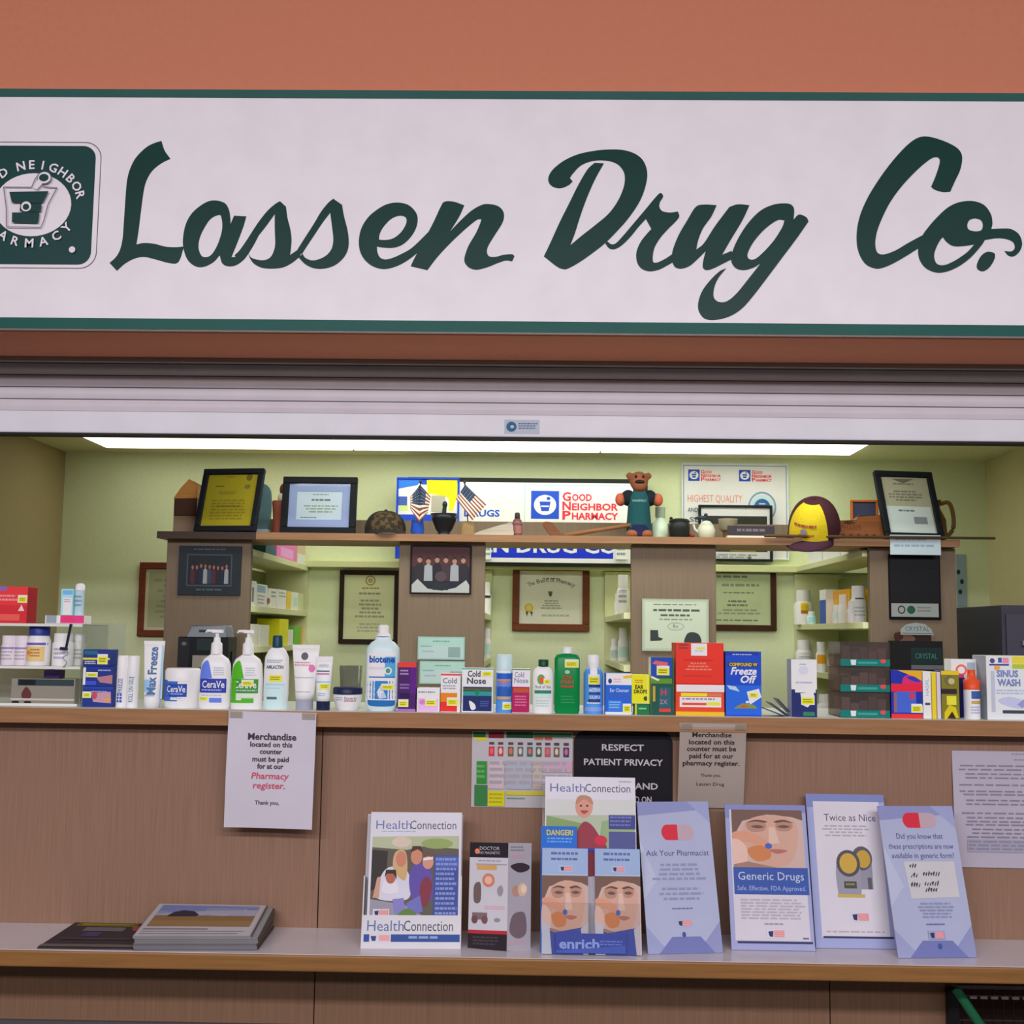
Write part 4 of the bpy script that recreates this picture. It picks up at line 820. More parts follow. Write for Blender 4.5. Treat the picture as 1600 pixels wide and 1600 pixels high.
for i, p in enumerate(((652, 995, 726, 1031), (655, 1033, 726, 1069))):
    flatpiece('framed_check', '%s of the two pale green sample checks on the second end panel' % ('upper', 'lower')[i], 'check', p, YE+.003, '#8fb0a6', [('r', p[0]+2, p[1]+2, p[2]-2, p[1]+14, '#9cc0b8'), ('r', p[0]+2, p[1]+14, p[2]-2, p[3]-2, '#a9bfc0'), ('g', p[0]+24, p[1]+6, p[0]+52, p[1]+10, 1, '#6d918a'), ('g', p[0]+5, p[1]+14, p[0]+24, p[1]+18, 1, '#7f9c9c'), ('g', p[0]+8, p[1]+22, p[0]+28, p[1]+26, 1, '#8aa5a5'), ('r', p[0]+48, p[1]+16, p[0]+67, p[1]+32, '#7f9a98')], group='sample checks on the second end panel')
flatpiece('wall_calendar', 'black poster with a white logo strip at its foot on the rightmost end panel', 'poster', (1390, 866, 1471, 968), YE, '#0f1016', [('r', 1392, 868, 1469, 942, '#0c0d14'), ('r', 1393, 943, 1467, 964, '#8d938e'), ('o', 1409, 953, 6, 6.5, '#28352f', 2), ('e', 1424, 953, 6.5, 6.5, '#1d4d38'), ('g', 1434, 948, 1458, 958, 2, '#6a706c'), ('r', 1444, 892, 1466, 893, '#20222a')])
# dark product display below it and the receipt machine on the work counter
X, w, h, zb = dims((1396, 972, 1474, 1050), 4.0); s_ = w/78
t = thing('product_display', 'dark card display with a white arched header below the black poster', 'display', (X, 4.0, WORK)); dh = zb-WORK
mb = MB(); mb.box(-w/2, w/2, 0, .05, 0, dh+h*.62, mt('#101214', .5)); a = Art(mb, (1396, 972, 1474, 1050), (-w/2, w/2, dh, dh+h)); a.run([('r', 1424, 1012, 1472, 1038, '#13292a'), ('t', 'CRYSTAL', 1448, 1029, 8, '#3c7a6c', {'w': 34}), ('r', 1424, 1039, 1474, 1046, '#5d5f66')]); mb.build('card', t, bevel=.001)
mb = MB(); mb.box(-w*.4, w*.3, .012, .03, dh+h*.62, dh+h*.78, mt('#2a1a14', .5)); mb.y0 = .012; Art(mb, (1396, 972, 1474, 1050), (-w/2, w/2, dh, dh+h)).run([('s', [(1406, 1000), (1416, 990), (1432, 996), (1428, 1004)], '#6a4a3c'), ('s', [(1400, 992), (1410, 988), (1414, 998), (1402, 1001)], '#3a1c14')]); mb.build('photo', t)
mb = MB(); P = [(1410, 992), (1411, 984), (1420, 976), (1434, 973), (1448, 975), (1458, 983), (1462, 992)]; mb.prism([a.c(*q_) for q_ in reversed(P)], .008, .02, mt('#8e9896', .5)); mb.y0 = .008
mb.text('CRYSTAL', a.c(1436, 986)[0], a.c(1436, 986)[1], 7*s_, mt('#4a5a5e'), w=38*s_); mb.rect(a.c(1412, 990)[0], a.c(1460, 990)[0], a.c(1460, 990)[1], a.c(1460, 989)[1], mt('#3a464c')); mb.build('header', t)
X, w, h, zb = dims((276, 995, 355, 1045), 3.9); s_ = w/79
t = thing('receipt_printer', 'black receipt printer with a silver top behind the white pump bottles', 'printer', (X, 3.9, WORK)); dh = zb-WORK
mb = MB(); mb.box(-w/2, w/2, 0, .12, 0, dh+h, mt('#14161a', .35)); Art(mb, (276, 995, 355, 1045), (-w/2, w/2, dh, dh+h)).run([('r', 277, 997, 294, 1043, '#1e2026'), ('e', 286, 1006, 4, 3, '#5a646a'), ('r', 306, 998, 330, 1016, '#20302f'), ('r', 300, 1024, 330, 1043, '#8c887e')]); mb.build('housing', t, bevel=.004)
mb = MB(); mb.prism([(-w*.34, dh+h), (w*.46, dh+h), (w*.40, dh+h*1.34), (-w*.28, dh+h*1.34)], .02, .10, mt('#8b939a', .3, kind='metal')); mb.y0 = .02; mb.rect(-w*.12, w*.16, dh+h*1.14, dh+h*1.22, mt('#2a3a36')); mb.build('top', t, bevel=.003)
mb = MB(); mb.tube([(w*.52, .05, 0), (w*.52, .05, dh+h*.55)], .004, mt('#1a1a1a')); mb.build('cable', t)

KK[0] = .62
X, w, h, zb = dims((1567, 946, 1655, 1030), 4.3)
t = thing('filing_cabinet', 'dark bluish grey cabinet standing against the right wall', 'cabinet', (X, 4.3, 0)); hh = zb+h
mb = MB(); mb.box(-w/2, w/2, 0, .5, 0, hh, mt('#3c3a46', .5)); mb.build('body', t, bevel=.004)
for i in range(4):
    mb = MB(); mb.box(-w/2+.012, w/2-.012, -.012, 0, .04+i*(hh-.06)/4, .03+(i+1)*(hh-.06)/4, mt('#413f4c', .5)); o = mb.build('drawer', t, bevel=.003)
    mb = MB(); mb.box(-.04, .04, -.03, -.012, .02+(i+.75)*(hh-.06)/4, .04+(i+.75)*(hh-.06)/4, mt('#77767c', .3, kind='metal')); mb.build('handle', o, bevel=.003)
# ================================================================== products along the high counter
KK[0] = .74
Y1 = 2.955
acr = clear('#f4f6f4', .5, .04, .10)
# acrylic riser, far left
s_ = 3.05/F
def zof(py, px=60, Y=3.05): return W(px, py, Y).z
t = thing('acrylic_riser', 'clear acrylic tiered riser at the left end of the high counter', 'display stand', (0, 0, ZU))
xl = W(-60, 1000, 3.0).x; xr = W(131, 1000, 3.0).x; zt1 = zof(975)-ZU; zt2 = zof(1040)-ZU
mb = MB(); mb.box(xl, xr, 2.99, 3.16, zt1-.004, zt1, acr); mb.build('upper_shelf', t)
mb = MB(); mb.box(xl, xr, 2.99, 3.16, zt2-.004, zt2, acr); mb.build('lower_shelf', t)
mb = MB(); mb.box(xr, xr+.004, 2.985, 3.16, 0, zt1, acr); mb.build('side_panel', t)
mb = MB(); mb.box(xl, xr+.05, 3.161, 3.165, 0, zt1+.005, acr); mb.build('back_panel', t)
ed = mt('#c9cbc4', .2)
for z in (zt1, zt2): mb = MB(); mb.box(xl, xr, 2.987, 2.99, z-.006, z+.001, ed); mb.build('shelf_lip', t)
mb = MB(); mb.box(xl, xr, 2.975, 2.985, 0, .006, ed); mb.build('front_rail', t)
zu1, zu2 = ZU+zt1+.0012, ZU+zt2+.0012
carton('pouch_box', 'red packet with a yellow price spot on the top tier of the acrylic riser', 'packet', (-22, 917, 41, 974), 3.0, .06, zu1, '#d8353c', [('r', -22, 917, 8, 924, '#8a5a9c'), ('g', -4, 930, 26, 942, 2, '#ec8c8c'), ('r', -22, 946, 41, 973, '#c42a33'), ('p', [(27, 955), (32, 945), (37, 955)], '#ecc0c4'), ('r', -22, 960, 30, 970, '#e6574e')], side='#9c2028', stick=(26, 930, 41, 942))
o = carton('ointment_box', 'long flat white box with a pink end on the top tier of the riser', 'box', (70, 961, 131, 974), 3.0, .05, zu1, '#d6d8da', [('r', 72, 961, 88, 973, '#8a96a4'), ('r', 94, 961, 131, 973, '#e23b7a'), ('e', 107, 967, 9, 4.5, '#f0356e')])
zb_ = zu1 + dims((70, 961, 131, 974), 3.0)[2] + .0008
carton('drops_box', 'pale blue upright box on top of the flat pink-ended box', 'box', (94, 920, 113, 961), 3.005, .02, zb_, '#9fd0e6', [('r', 96, 922, 112, 929, '#6ba9d6'), ('r', 98, 934, 111, 960, '#dcdcf0'), ('g', 99, 936, 110, 942, 2, '#b07aa8')])
bottle('drops_bottle', 'small grey-blue tube with a slanted white cap beside the pale blue box', 'bottle', 121, 961, 3.01, zb_, [(961, 7), (922, 7)], [(922, 7.4), (914, 7.2), (911, 4)], .9, '#a9c2cc', '#eef0ea', [('g', 115, 930, 127, 950, 3, '#7a94a4')], 2.4)
for i, x in enumerate((8, 29)):
    bottle('vitamin_jar', ('clear lidded jar at the left edge of the riser middle tier', 'clear lidded jar just left of the orange-labelled vitamin bottle')[i], 'jar', x, 1038, 3.02, zu2, [(1038, 12), (1008, 12), (1004, 10)], [(1005, 11), (992, 11)], 1.0, '#cfc6ce', '#d6ccd4', [('r', x-12, 1010, x+12, 1013, '#8a7fae'), ('g', x-9, 1016, x+9, 1032, 3, '#a9a0a8')], 2.0, group='clear jars on the riser')
bottle('vitamin_bottle', 'white vitamin bottle with a dark blue cap and orange label', 'bottle', 52, 1038, 3.0, zu2, [(1038, 18), (1000, 18), (990, 14)], [(991, 15.5), (978, 15.5), (976, 14)], 1.0, '#e4dde6', '#27357e', [('r', 35, 1002, 69, 1006, '#6a5aa0'), ('r', 36, 1008, 66, 1031, '#e0b87a'), ('e', 43, 1018, 4, 4, '#d8843a'), ('g', 46, 1012, 62, 1026, 3, '#9a6a3a')], 2.0)
bottle('vitamin_bottle', 'plain white vitamin bottle right of the blue-capped one on the riser', 'bottle', 91, 1038, 3.0, zu2, [(1038, 16), (1003, 16), (999, 13)], [(1000, 14), (987, 14)], 1.0, '#ddd6de', '#e8e6ec', [('g', 82, 1010, 102, 1030, 3, '#a89ab8')], 2.0)
bottle('vitamin_bottle', 'pale greyish bottle at the right end of the riser middle tier', 'bottle', 118, 1038, 3.04, zu2, [(1038, 11), (1004, 11), (998, 8)], [(999, 9), (988, 9)], 1.0, '#c3c7bf', '#d9dbd4', [('g', 110, 1012, 126, 1030, 3, '#9aa098')], 2.0)
X1 = W(111, 975, 2.982); X2 = W(103, 1014, 2.982)
t = thing('pen', 'black pen hanging at a slant on the front of the acrylic riser', 'pen', (X2.x, 2.982, X2.z)); mb = MB(); mb.tube([(0, 0, 0), X1-X2], .0035, mt('#23222c', .3)); mb.build('barrel', t)
mb = MB(); mb.tube([(-.014, -.001, .001), (.004, -.001, 0)], .004, mt('#2b2740', .4)); mb.build('clip', t)
mb = MB(); mb.tube([(p.x, -.001, p.y) for p in cr([(-.002, 0), (.006, -.012), (-.006, -.022), (.004, -.034), (-.004, -.045)], 6, False)], .0015, mt('#8d9496', .3)); mb.build('cord', t)
carton('tube_box', 'long dark-striped carton lying in the bottom of the acrylic riser', 'box', (16, 1059, 116, 1099), 3.03, .05, ZU+.0006, '#847f74', [('r', 26, 1060, 114, 1070, '#2c3c40'), ('r', 28, 1061, 54, 1069, '#15181a'), ('s', [(40, 1072), (48, 1082), (46, 1090), (35, 1090), (33, 1082)], '#5a3030'), ('r', 16, 1090, 116, 1093, '#b5afa4'), ('e', 24, 1096, 6, 2, '#14140f'), ('e', 43, 1096, 6, 2, '#14140f')])
zz = ZU+.0006 + dims((16, 1059, 116, 1099), 3.03)[2] + .0006
carton('small_box', 'small dark purple box lying on the striped carton in the riser', 'box', (68, 1046, 92, 1059), 3.04, .04, zz, '#3c2a58')
# blue boxes, three high
G = 'navy medicine boxes stacked three high'; z = ZU
for i, (px, lab, ops, st) in enumerate((((128, 1072, 176, 1104), 'bottom navy box of the three-high stack beside the riser', [('r', 128, 1072, 176, 1076, '#24409a'), ('g', 142, 1079, 170, 1082, 1, '#9aa4d0'), ('p', [(142, 1082), (172, 1080), (173, 1098), (145, 1096)], '#b88a98'), ('e', 147, 1086, 4, 6, '#b0485a'), ('e', 168, 1092, 5, 2.5, '#c89a3a')], (128, 1080, 142, 1090)),
        ((129, 1041, 176, 1072), 'middle navy box of the three-high stack beside the riser', [('r', 129, 1043, 133, 1070, '#cfd8e4'), ('g', 152, 1046, 172, 1050, 1, '#94a2d4'), ('p', [(150, 1058), (175, 1054), (175, 1068), (156, 1066)], '#a87480'), ('r', 134, 1064, 150, 1070, '#3a4cc0')], (134, 1050, 152, 1058)),
        ((129, 1015, 171, 1041), 'top navy and yellow box of the three-high stack beside the riser', [('r', 131, 1017, 152, 1023, '#23607a'), ('r', 129, 1028, 171, 1031, '#d8cc20'), ('g', 132, 1033, 150, 1039, 2, '#c4c8c8')], (152, 1022, 168, 1038)))):
    carton('medicine_box', lab, 'box', px, Y1+.01, .06, z, '#22347c', ops, stick=st, group=G); z += dims(px, Y1+.01)[2] + .0006
# rub-on sticks
for i, x in enumerate((186.5, 203.5)):
    bottle('rub_stick', ('left', 'right')[i]+' of the two white capped sticks left of the white tube', 'stick', x, 1104, Y1, ZU, [(1104, 8.6), (1054, 8.6)], [(1054, 8.8), (1026, 8.6), (1023, 7.4)], 1.0, '#dde2e8', '#e4e2e6',
           [('t', ('BIO FREEZE', 'ROLL ON GEL')[i], x+3, 1077, 7, ('#3a4a94', '#2d6a94')[i], {'rot': PI/2, 'w': 36})] + ([('r', x-5, 1082, x+3, 1096, '#3a50b0'), ('r', x-1.5, 1082, x-.5, 1096, '#dde2e8'), ('r', x-5, 1086, x+3, 1087, '#dde2e8'), ('r', x-5, 1091, x+3, 1092, '#dde2e8')] if i == 0 else [('r', x-4, 1056, x+4, 1058, '#7a94b4')]), 2.0, group='rub-on sticks')
# tubes standing on their caps or flat crimp up
def tube_(label, xc, yb, yt, wt, wb, col, ops, capspec=None, capcol='#fff', stick=None):
    X, w, h, _ = dims((xc-50, yb-100, xc+50, yb), Y1); sx, sz = w/100, h/100
    t = thing('cream_tube', label, 'tube', (X, Y1+wb*.5*sx, ZU)); y0 = capspec[0] if capspec else yb
    z0, z1 = (yb-y0)*sz, (yb-yt)*sz; n = 28; k = 8
    def hw(z): return ((wb+(wt-wb)*(z-z0)/(z1-z0))/2)*sx
    def hd(z): return (wb/2*sx)*(1-((z-z0)/(z1-z0))*.88)
    surf = lambda x, z: -hd(z)*math.sqrt(max(0, 1-min(.999, abs(x)/hw(z))**2))
    mb = MB(surf); mb.lay = .0012; vs = []; fs = []
    for j in range(k+1):
        z = z0+(z1-z0)*j/k
        for i in range(n): a = 2*PI*i/n; vs.append((hw(z)*math.cos(a), hd(z)*math.sin(a), z))
    for j in range(k):
        for i in range(n): a = j*n+i; b = j*n+(i+1) % n; fs.append((a, b, b+n, a+n))
    fs += [tuple(reversed(range(n))), tuple(range(k*n, k*n+n))]; m = mt(col, .3); mb.add(vs, fs, m, True)
    px = (xc-wt/2, yt, xc+wt/2, y0); rect = (-wt/2*sx, wt/2*sx, z0, z1)
    Art(mb, px, rect).run(ops); mb.build('tube', t)
    mb = MB(); mb.box(-wt/2*sx, wt/2*sx, -.0012, .0012, z1-.001, z1+5*sz, m); mb.build('crimp', t)
    if capspec:
        mb = MB(); mb.lathe([(0, capspec[1]/2*sx), (z0, capspec[1]/2*sx*1.02)], mt(capcol, .3), .95, 28); mb.build('cap', t)
    if stick: sticker(t, px, rect, stick, surf)
tube_('tall white tube with large dark blue letters running up it', 233.5, 1104, 1004, 33, 24, '#dfe7ee', [('r', 221, 1060, 237, 1079, '#8fb2d8'), ('r', 246, 1006, 249, 1090, '#9fc0dc'), ('g', 223, 1084, 242, 1088, 1, '#8aa4c4'), ('t', 'Max Freeze', 240, 1046, 13, '#4a6a94', {'rot': PI/2, 'w': 74, 'b': .03})])
# cream jar
bottle('cream_jar', 'wide white cream jar with a blue square label', 'jar', 276.5, 1104, Y1, ZU, [(1104, 26), (1100, 28), (1062, 28)], [(1062, 27.6), (1046, 27.6), (1042, 25)], .95, '#e3e4e8', '#e6e4e8', [('r', 250, 1060, 276, 1093, '#3a66b8'), ('r', 256, 1066, 290, 1086, '#27429c'), ('t', 'CeraVe', 273, 1079, 10, '#dfe6f4', {'w': 30, 'b': .015}), ('g', 259, 1081, 287, 1084, 1, '#9ab0dc'), ('r', 265, 1087, 287, 1091, '#dfe3ea'), ('g', 266, 1088, 286, 1090, 1, '#8a98c8')], 2.0, capex=2.0)
def pumpb(xc, c1, c2, lab, st):
    bottle('pump_bottle', lab, 'bottle', xc, 1104, Y1, ZU, [(1104, 23.5), (1100, 24.5), (1060, 24.5), (1034, 22.5), (1026, 19), (1021, 12), (1019, 9)], [(1019, 9), (1002, 8.5), (999, 5.5), (992, 5)], .58, '#e2e4ea', '#e6e8ec',
        [('s', [(xc-23, 1058, 1), (xc-20, 1038), (xc-13, 1029), (xc-8, 1032), (xc-2, 1056, 1)], c1), ('r', xc-22, 1057, xc+20, 1079, c2), ('t', 'CeraVe', xc, 1071, 10.5, '#e4e8f4', {'w': 35, 'b': .015}), ('g', xc-18, 1074, xc+18, 1077, 1, '#b8c2dc'), ('g', xc, 1039, xc+17, 1053, 4, '#b4b8c4'), ('r', xc-5, 1087, xc+14, 1094, c1)] +
        ([('r', xc-23, 1058, xc-14, 1094, c1), ('r', xc-22, 1090, xc+14, 1094, c1), ('r', xc-13, 1080, xc+16, 1086, '#c8dcc0')] if c1 == '#4aa81c' else [('g', xc-18, 1082, xc+16, 1085, 1, '#a8b0cc')]), 2.6, stick=st, pump=True)
pumpb(331.5, '#5b78d0', '#2f3c9c', 'white pump bottle with a blue label and blue wedge', (309, 1084, 325, 1092))
pumpb(381.5, '#4aa81c', '#3f8a3a', 'white pump bottle with a green label and green wedge', (376, 1058, 395, 1068))
bottle('lotion_bottle', 'white and pale aqua lotion bottle with a dark teal cap', 'bottle', 428, 1104, Y1, ZU, [(1104, 17.5), (1080, 19.5), (1040, 19.5), (1022, 18.5), (1012, 14), (1007, 9)], [(1007, 8), (990, 7.5), (988, 6.5)], .6, '#dfe6ec', '#123f4c',
       [('r', 409, 1062, 447, 1103, '#bcdde4'), ('t', 'AMLACTIN', 427, 1040, 5, '#4a5a64', {'w': 27, 'b': .03}), ('g', 414, 1026, 440, 1032, 2, '#8a96a4'), ('r', 414, 1064, 442, 1066, '#9cc0e0'), ('g', 416, 1070, 440, 1072, 1, '#8ab0bc'), ('r', 416, 1084, 432, 1088, '#4a6a78')], 2.4, stick=(418, 1047, 440, 1061))
tube_('white tube with a black round mark and grey cap', 473, 1104, 1007, 43, 28, '#e3dfe6', [('e', 472, 1020, 5.5, 6, '#54555e'), ('g', 456, 1029, 484, 1037, 2, '#c08a94'), ('e', 484, 1039, 5, 6, '#d070a0'), ('r', 456, 1053, 488, 1054, '#a8a8b4'), ('g', 457, 1075, 484, 1078, 1, '#a8a0b0')], (1088, 27), '#9497a8')
tube_('small white and aqua tube standing on a navy cap', 503, 1105, 1026, 27, 21, '#d5e6ee', [('t', 'AVEENO', 503, 1038, 5, '#7a98b0', {'w': 15}), ('r', 492, 1043, 512, 1045, '#3f5a6a'), ('r', 492, 1047, 512, 1049.5, '#b07aa0'), ('r', 490, 1060, 514, 1062, '#7ab4dc'), ('g', 495, 1078, 508, 1084, 2, '#8ab0c4')], (1091, 21), '#1d2540', stick=(497, 1061, 514, 1073))
bottle('cream_jar', 'low white jar with a navy lid and a red text line', 'jar', 539.5, 1106, Y1, ZU, [(1106, 15), (1100, 19), (1086, 22.5), (1081, 22.5)], [(1081, 23), (1072, 23), (1070, 21)], .95, '#dfe3e8', '#1f2444', [('g', 523, 1085, 536, 1092, 2, '#9aa4b4'), ('t', 'Eucerin', 547, 1089, 4.5, '#3a3f5a', {'w': 18}), ('g', 537, 1090, 557, 1094, 1, '#c05a78')], 2.0)
X, w, h, _ = dims((526, 1040, 562, 1106), 3.05)
t = thing('clear_cup', 'clear plastic cup behind the navy-lidded jar', 'cup', (X, 3.05+w/2, ZU)); mb = MB(); mb.lathe([(0, w*.40), (h, w*.5), (h, w*.47), (.004, w*.38)], clear('#c9ccbc', .4, .1, .22), 1, 28); mb.build('cup', t)
# mouthwash
bottle('mouthwash_bottle', 'large clear-blue mouthwash bottle with a blue and white label', 'bottle', 594.5, 1107, Y1, ZU, [(1107, 20), (1103, 24), (1090, 26.5), (1020, 26.5), (1008, 25.5), (1000, 19), (996, 13), (990, 12)], [(990, 12), (986, 10), (984, 8), (974, 8.5), (972, 6)], .58, '#bfd3e6', '#d5dcee',
       [('s', [(572, 1016, 1), (618, 1016, 1), (618, 1085), (613, 1097), (604, 1101), (585, 1101), (576, 1097), (572, 1085)], '#d6e2ec'), ('r', 573, 1060, 617, 1092, '#2f78b4'), ('s', [(573, 1090, 1), (617, 1090, 1), (612, 1099), (578, 1099)], '#2667a6'), ('r', 575, 1022, 616, 1031, '#b8d6ea'), ('r', 600, 1022, 616, 1054, '#4a9ccc'), ('t', 'biotene', 595, 1031, 10, '#27439c', {'w': 40, 'b': .04}), ('r', 575, 1038, 600, 1042, '#c9c4d8'), ('e', 605, 1044, 6, 6, '#cfdad0'), ('e', 605, 1044, 3.5, 4, '#4a8a70'), ('r', 575, 1053, 616, 1055, '#3a6cb0'), ('p', [(588, 1078), (594, 1066), (604, 1086), (592, 1088)], '#a9bcdc'), ('t', 'fr', 594, 1084, 12, '#dbe6f2', {'w': 9, 'b': .03})], 2.8, stick=(595, 1064, 615, 1074))
def C(name, label, px, d, col, ops, side=None, stick=None, Y=Y1, cat='box', group=None, z=None, rz=0): return carton(name, label, cat, px, Y, d, ZU if z is None else z, col, ops, side, stick, group, rz)
C('medicine_box', 'purple box with a red top edge right of the mouthwash bottle', (621, 1030, 649, 1107), .05, '#43205e', [('r', 621, 1030, 649, 1038, '#d23a34'), ('r', 640, 1038, 649, 1080, '#56187a'), ('g', 624, 1042, 638, 1052, 2, '#a48ab4'), ('g', 624, 1064, 640, 1074, 2, '#8a6aa4'), ('r', 623, 1078, 640, 1086, '#2a1448'), ('r', 621, 1103, 649, 1107, '#9a6aa8')], stick=(622, 1088, 638, 1100))
C('medicine_box', 'small white and lilac box beside the purple box', (651, 1070, 687, 1107), .05, '#dcd6e6', [('g', 653, 1075, 684, 1080, 1, '#8d8aa0'), ('r', 653, 1086, 684, 1106, '#d6a8e0'), ('e', 660, 1092, 5, 4, '#c87ab0')], side='#a8a4a8', stick=(664, 1086, 682, 1098))
C('medicine_box', 'white and red box with grey curly lettering', (688, 1048, 719, 1108), .05, '#dcdce2', [('r', 688, 1048, 719, 1051, '#d84a54'), ('t', 'Cold', 702, 1063, 8, '#6a6f88', {'w': 22, 'b': .02}), ('g', 691, 1066, 712, 1074, 2, '#8a8fa0'), ('r', 688, 1078, 714, 1092, '#ee7a18'), ('r', 688, 1092, 714, 1107, '#e62a2a')], side='#b8c0b4', stick=(698, 1085, 716, 1098))
C('medicine_box', 'white box with black curly lettering over a dark blue panel', (721, 1039, 770, 1108), .05, '#d5e0e2', [('r', 721, 1036+3, 770, 1041, '#5a9a82'), ('t', 'Cold', 740, 1052, 9, '#3f4650', {'w': 20, 'b': .03}), ('t', 'Nose', 744, 1063, 9, '#3f4650', {'w': 30, 'b': .03}), ('r', 723, 1068, 768, 1106, '#1c2a5e'), ('r', 723, 1070, 768, 1074, '#4d5a34'), ('r', 723, 1075, 768, 1082, '#2e8a8a'), ('p', [(740, 1074), (750, 1074), (745, 1084)], '#0f7a5c'), ('s', [(733, 1090), (738, 1092), (742, 1096), (743, 1102), (737, 1104), (734, 1098)], '#dce2ea'), ('g', 750, 1090, 764, 1100, 3, '#4a5a9a')], stick=(752, 1042, 768, 1052))
bottle('foam_bottle', 'slim blue bottle with a clear cap between two white-topped boxes', 'bottle', 787, 1109, Y1, ZU, [(1109, 12.8), (1047, 12.8), (1042, 11)], [(1043, 12.4), (1019, 12.4), (1018, 11)], 1.0, '#4f8ad0', '#b9d2dc', [('r', 774, 1042, 800, 1047, '#d5e2ec'), ('r', 774, 1048, 800, 1056, '#2a5cb4'), ('r', 774, 1057, 800, 1060, '#d0805a'), ('g', 777, 1062, 797, 1074, 2, '#b06a9c'), ('r', 774, 1068, 800, 1083, '#2a5aa8'), ('r', 774, 1084, 800, 1088, '#c89a6a')], 2.0, stick=(785, 1092, 799, 1104))
C('medicine_box', 'white and magenta box with grey curly lettering', (800, 1040, 828, 1109), .05, '#d6d2dc', [('r', 800, 1038+2, 828, 1042, '#4a8a64'), ('t', 'Cold', 811, 1053, 8, '#7d82a0', {'w': 15, 'b': .02}), ('t', 'Nose', 814, 1062, 8, '#7d82a0', {'w': 22, 'b': .02}), ('r', 800, 1068, 827, 1108, '#a01a52'), ('r', 802, 1070, 826, 1077, '#b0502a'), ('g', 804, 1082, 824, 1100, 4, '#c86a90')], side='#c9ced0')
bottle('lotion_bottle', 'white bottle with a dark green cap and an aloe picture', 'bottle', 848.5, 1111, Y1, ZU, [(1111, 15), (1107, 16.5), (1050, 16.5), (1042, 14), (1038, 8)], [(1038, 8), (1028, 8), (1027, 7)], .62, '#d8e6e2', '#15442e', [('e', 845, 1058, 6, 8, '#5a9a52'), ('e', 846, 1059, 3.5, 5, '#e0552a'), ('t', 'fruit of the', 848, 1072, 5, '#6a4a52', {'w': 24}), ('r', 835, 1075, 861, 1080, '#2e7a62'), ('r', 836, 1081, 860, 1087, '#b8dcd0'), ('g', 837, 1090, 860, 1102, 3, '#a8c4bc')], 2.6, stick=(849, 1056, 860, 1066))
bottle('rubbing_bottle', 'tall green flat bottle with a white cap and red lettering', 'bottle', 886, 1112, Y1, ZU, [(1112, 18), (1108, 20), (1026, 20), (1020, 17), (1018, 9)], [(1018, 9), (1017, 8.6), (1008, 8.6)], .6, '#067a3c', '#dfe8e8', [('e', 886, 1047, 4, 3, '#8ac0a0'), ('t', 'OMEGA', 886, 1058, 5.5, '#a83a2a', {'w': 16, 'b': .03}), ('t', 'PAIN', 886, 1065, 5, '#a84a3a', {'w': 20, 'b': .03}), ('r', 876, 1068, 896, 1071, '#b4392c'), ('g', 876, 1084, 898, 1098, 3, '#2a8a52')], 4.0, stick=(882, 1027, 904, 1040))
bottle('spray_bottle', 'blue spray bottle with a white pump top and dark label bands', 'bottle', 927.5, 1112, Y1, ZU, [(1112, 15.5), (1050, 15.5), (1043, 13), (1040, 9)], [(1040, 9), (1034, 10), (1030, 10), (1022, 9), (1020, 7)], 1.0, '#4f8ed6', '#e6efee', [('r', 922, 1040, 933, 1064, '#d8e2e8'), ('r', 920, 1066, 938, 1070, '#22386a'), ('t', 'ACTIVE', 929, 1077, 4.6, '#e2ecf2', {'w': 18, 'b': .03}), ('r', 920, 1078, 938, 1082, '#2a4a80'), ('t', 'SUN', 929, 1088, 4.6, '#e2ecf2', {'w': 16}), ('r', 919, 1089, 938, 1093, '#2c3a6a'), ('g', 917, 1094, 940, 1098, 1, '#dfe6ea'), ('r', 914, 1101, 942, 1108, '#7a9ae0')], 2.0, stick=(919, 1050, 937, 1066))
C('medicine_box', 'blue and white box with a red emblem line right of the spray bottle', (946, 1048, 987, 1112), .06, '#1f5fc4', [('r', 947, 1048, 987, 1066, '#dde2ee'), ('e', 953, 1060, 3, 4, '#27357a'), ('g', 958, 1056, 972, 1064, 2, '#d8a0b4'), ('p', [(973, 1052), (987, 1050), (987, 1055), (974, 1056)], '#e8b41c'), ('t', 'Ear Cleanser', 968, 1077, 5.5, '#d8e4f4', {'w': 30}), ('r', 949, 1082, 985, 1084, '#5a4aa0'), ('r', 950, 1090, 972, 1107, '#2f74d4'), ('g', 952, 1092, 970, 1104, 3, '#86b0e4'), ('r', 946, 1108, 987, 1112, '#d0d8e8')], stick=(973, 1095, 986, 1109))
C('medicine_box', 'small green box underneath the yellow ear drop box', (992, 1095, 1015, 1112), .06, '#1f7040', [('r', 988+4, 1095, 995, 1112, '#b8bc28'), ('g', 998, 1101, 1010, 1106, 1, '#8ac0a0')])
zz = ZU + dims((992, 1095, 1015, 1112), Y1)[2] + .0006
C('medicine_box', 'bright yellow box with black lettering on the small green box', (987, 1049, 1015, 1094), .05, '#e8d81c', [('g', 992, 1057, 1006, 1063, 2, '#c8402a'), ('t', 'EAR', 999, 1071, 6, '#3a3818', {'w': 13, 'b': .04}), ('t', 'DROPS', 1001, 1078, 5.5, '#3a3818', {'w': 21, 'b': .04}), ('e', 1009, 1086, 3.5, 3.5, '#3c4a1c'), ('r', 1011, 1050, 1012, 1092, '#f2ec90'), ('r', 990, 1093, 1015, 1094, '#f0eca0')], z=zz)
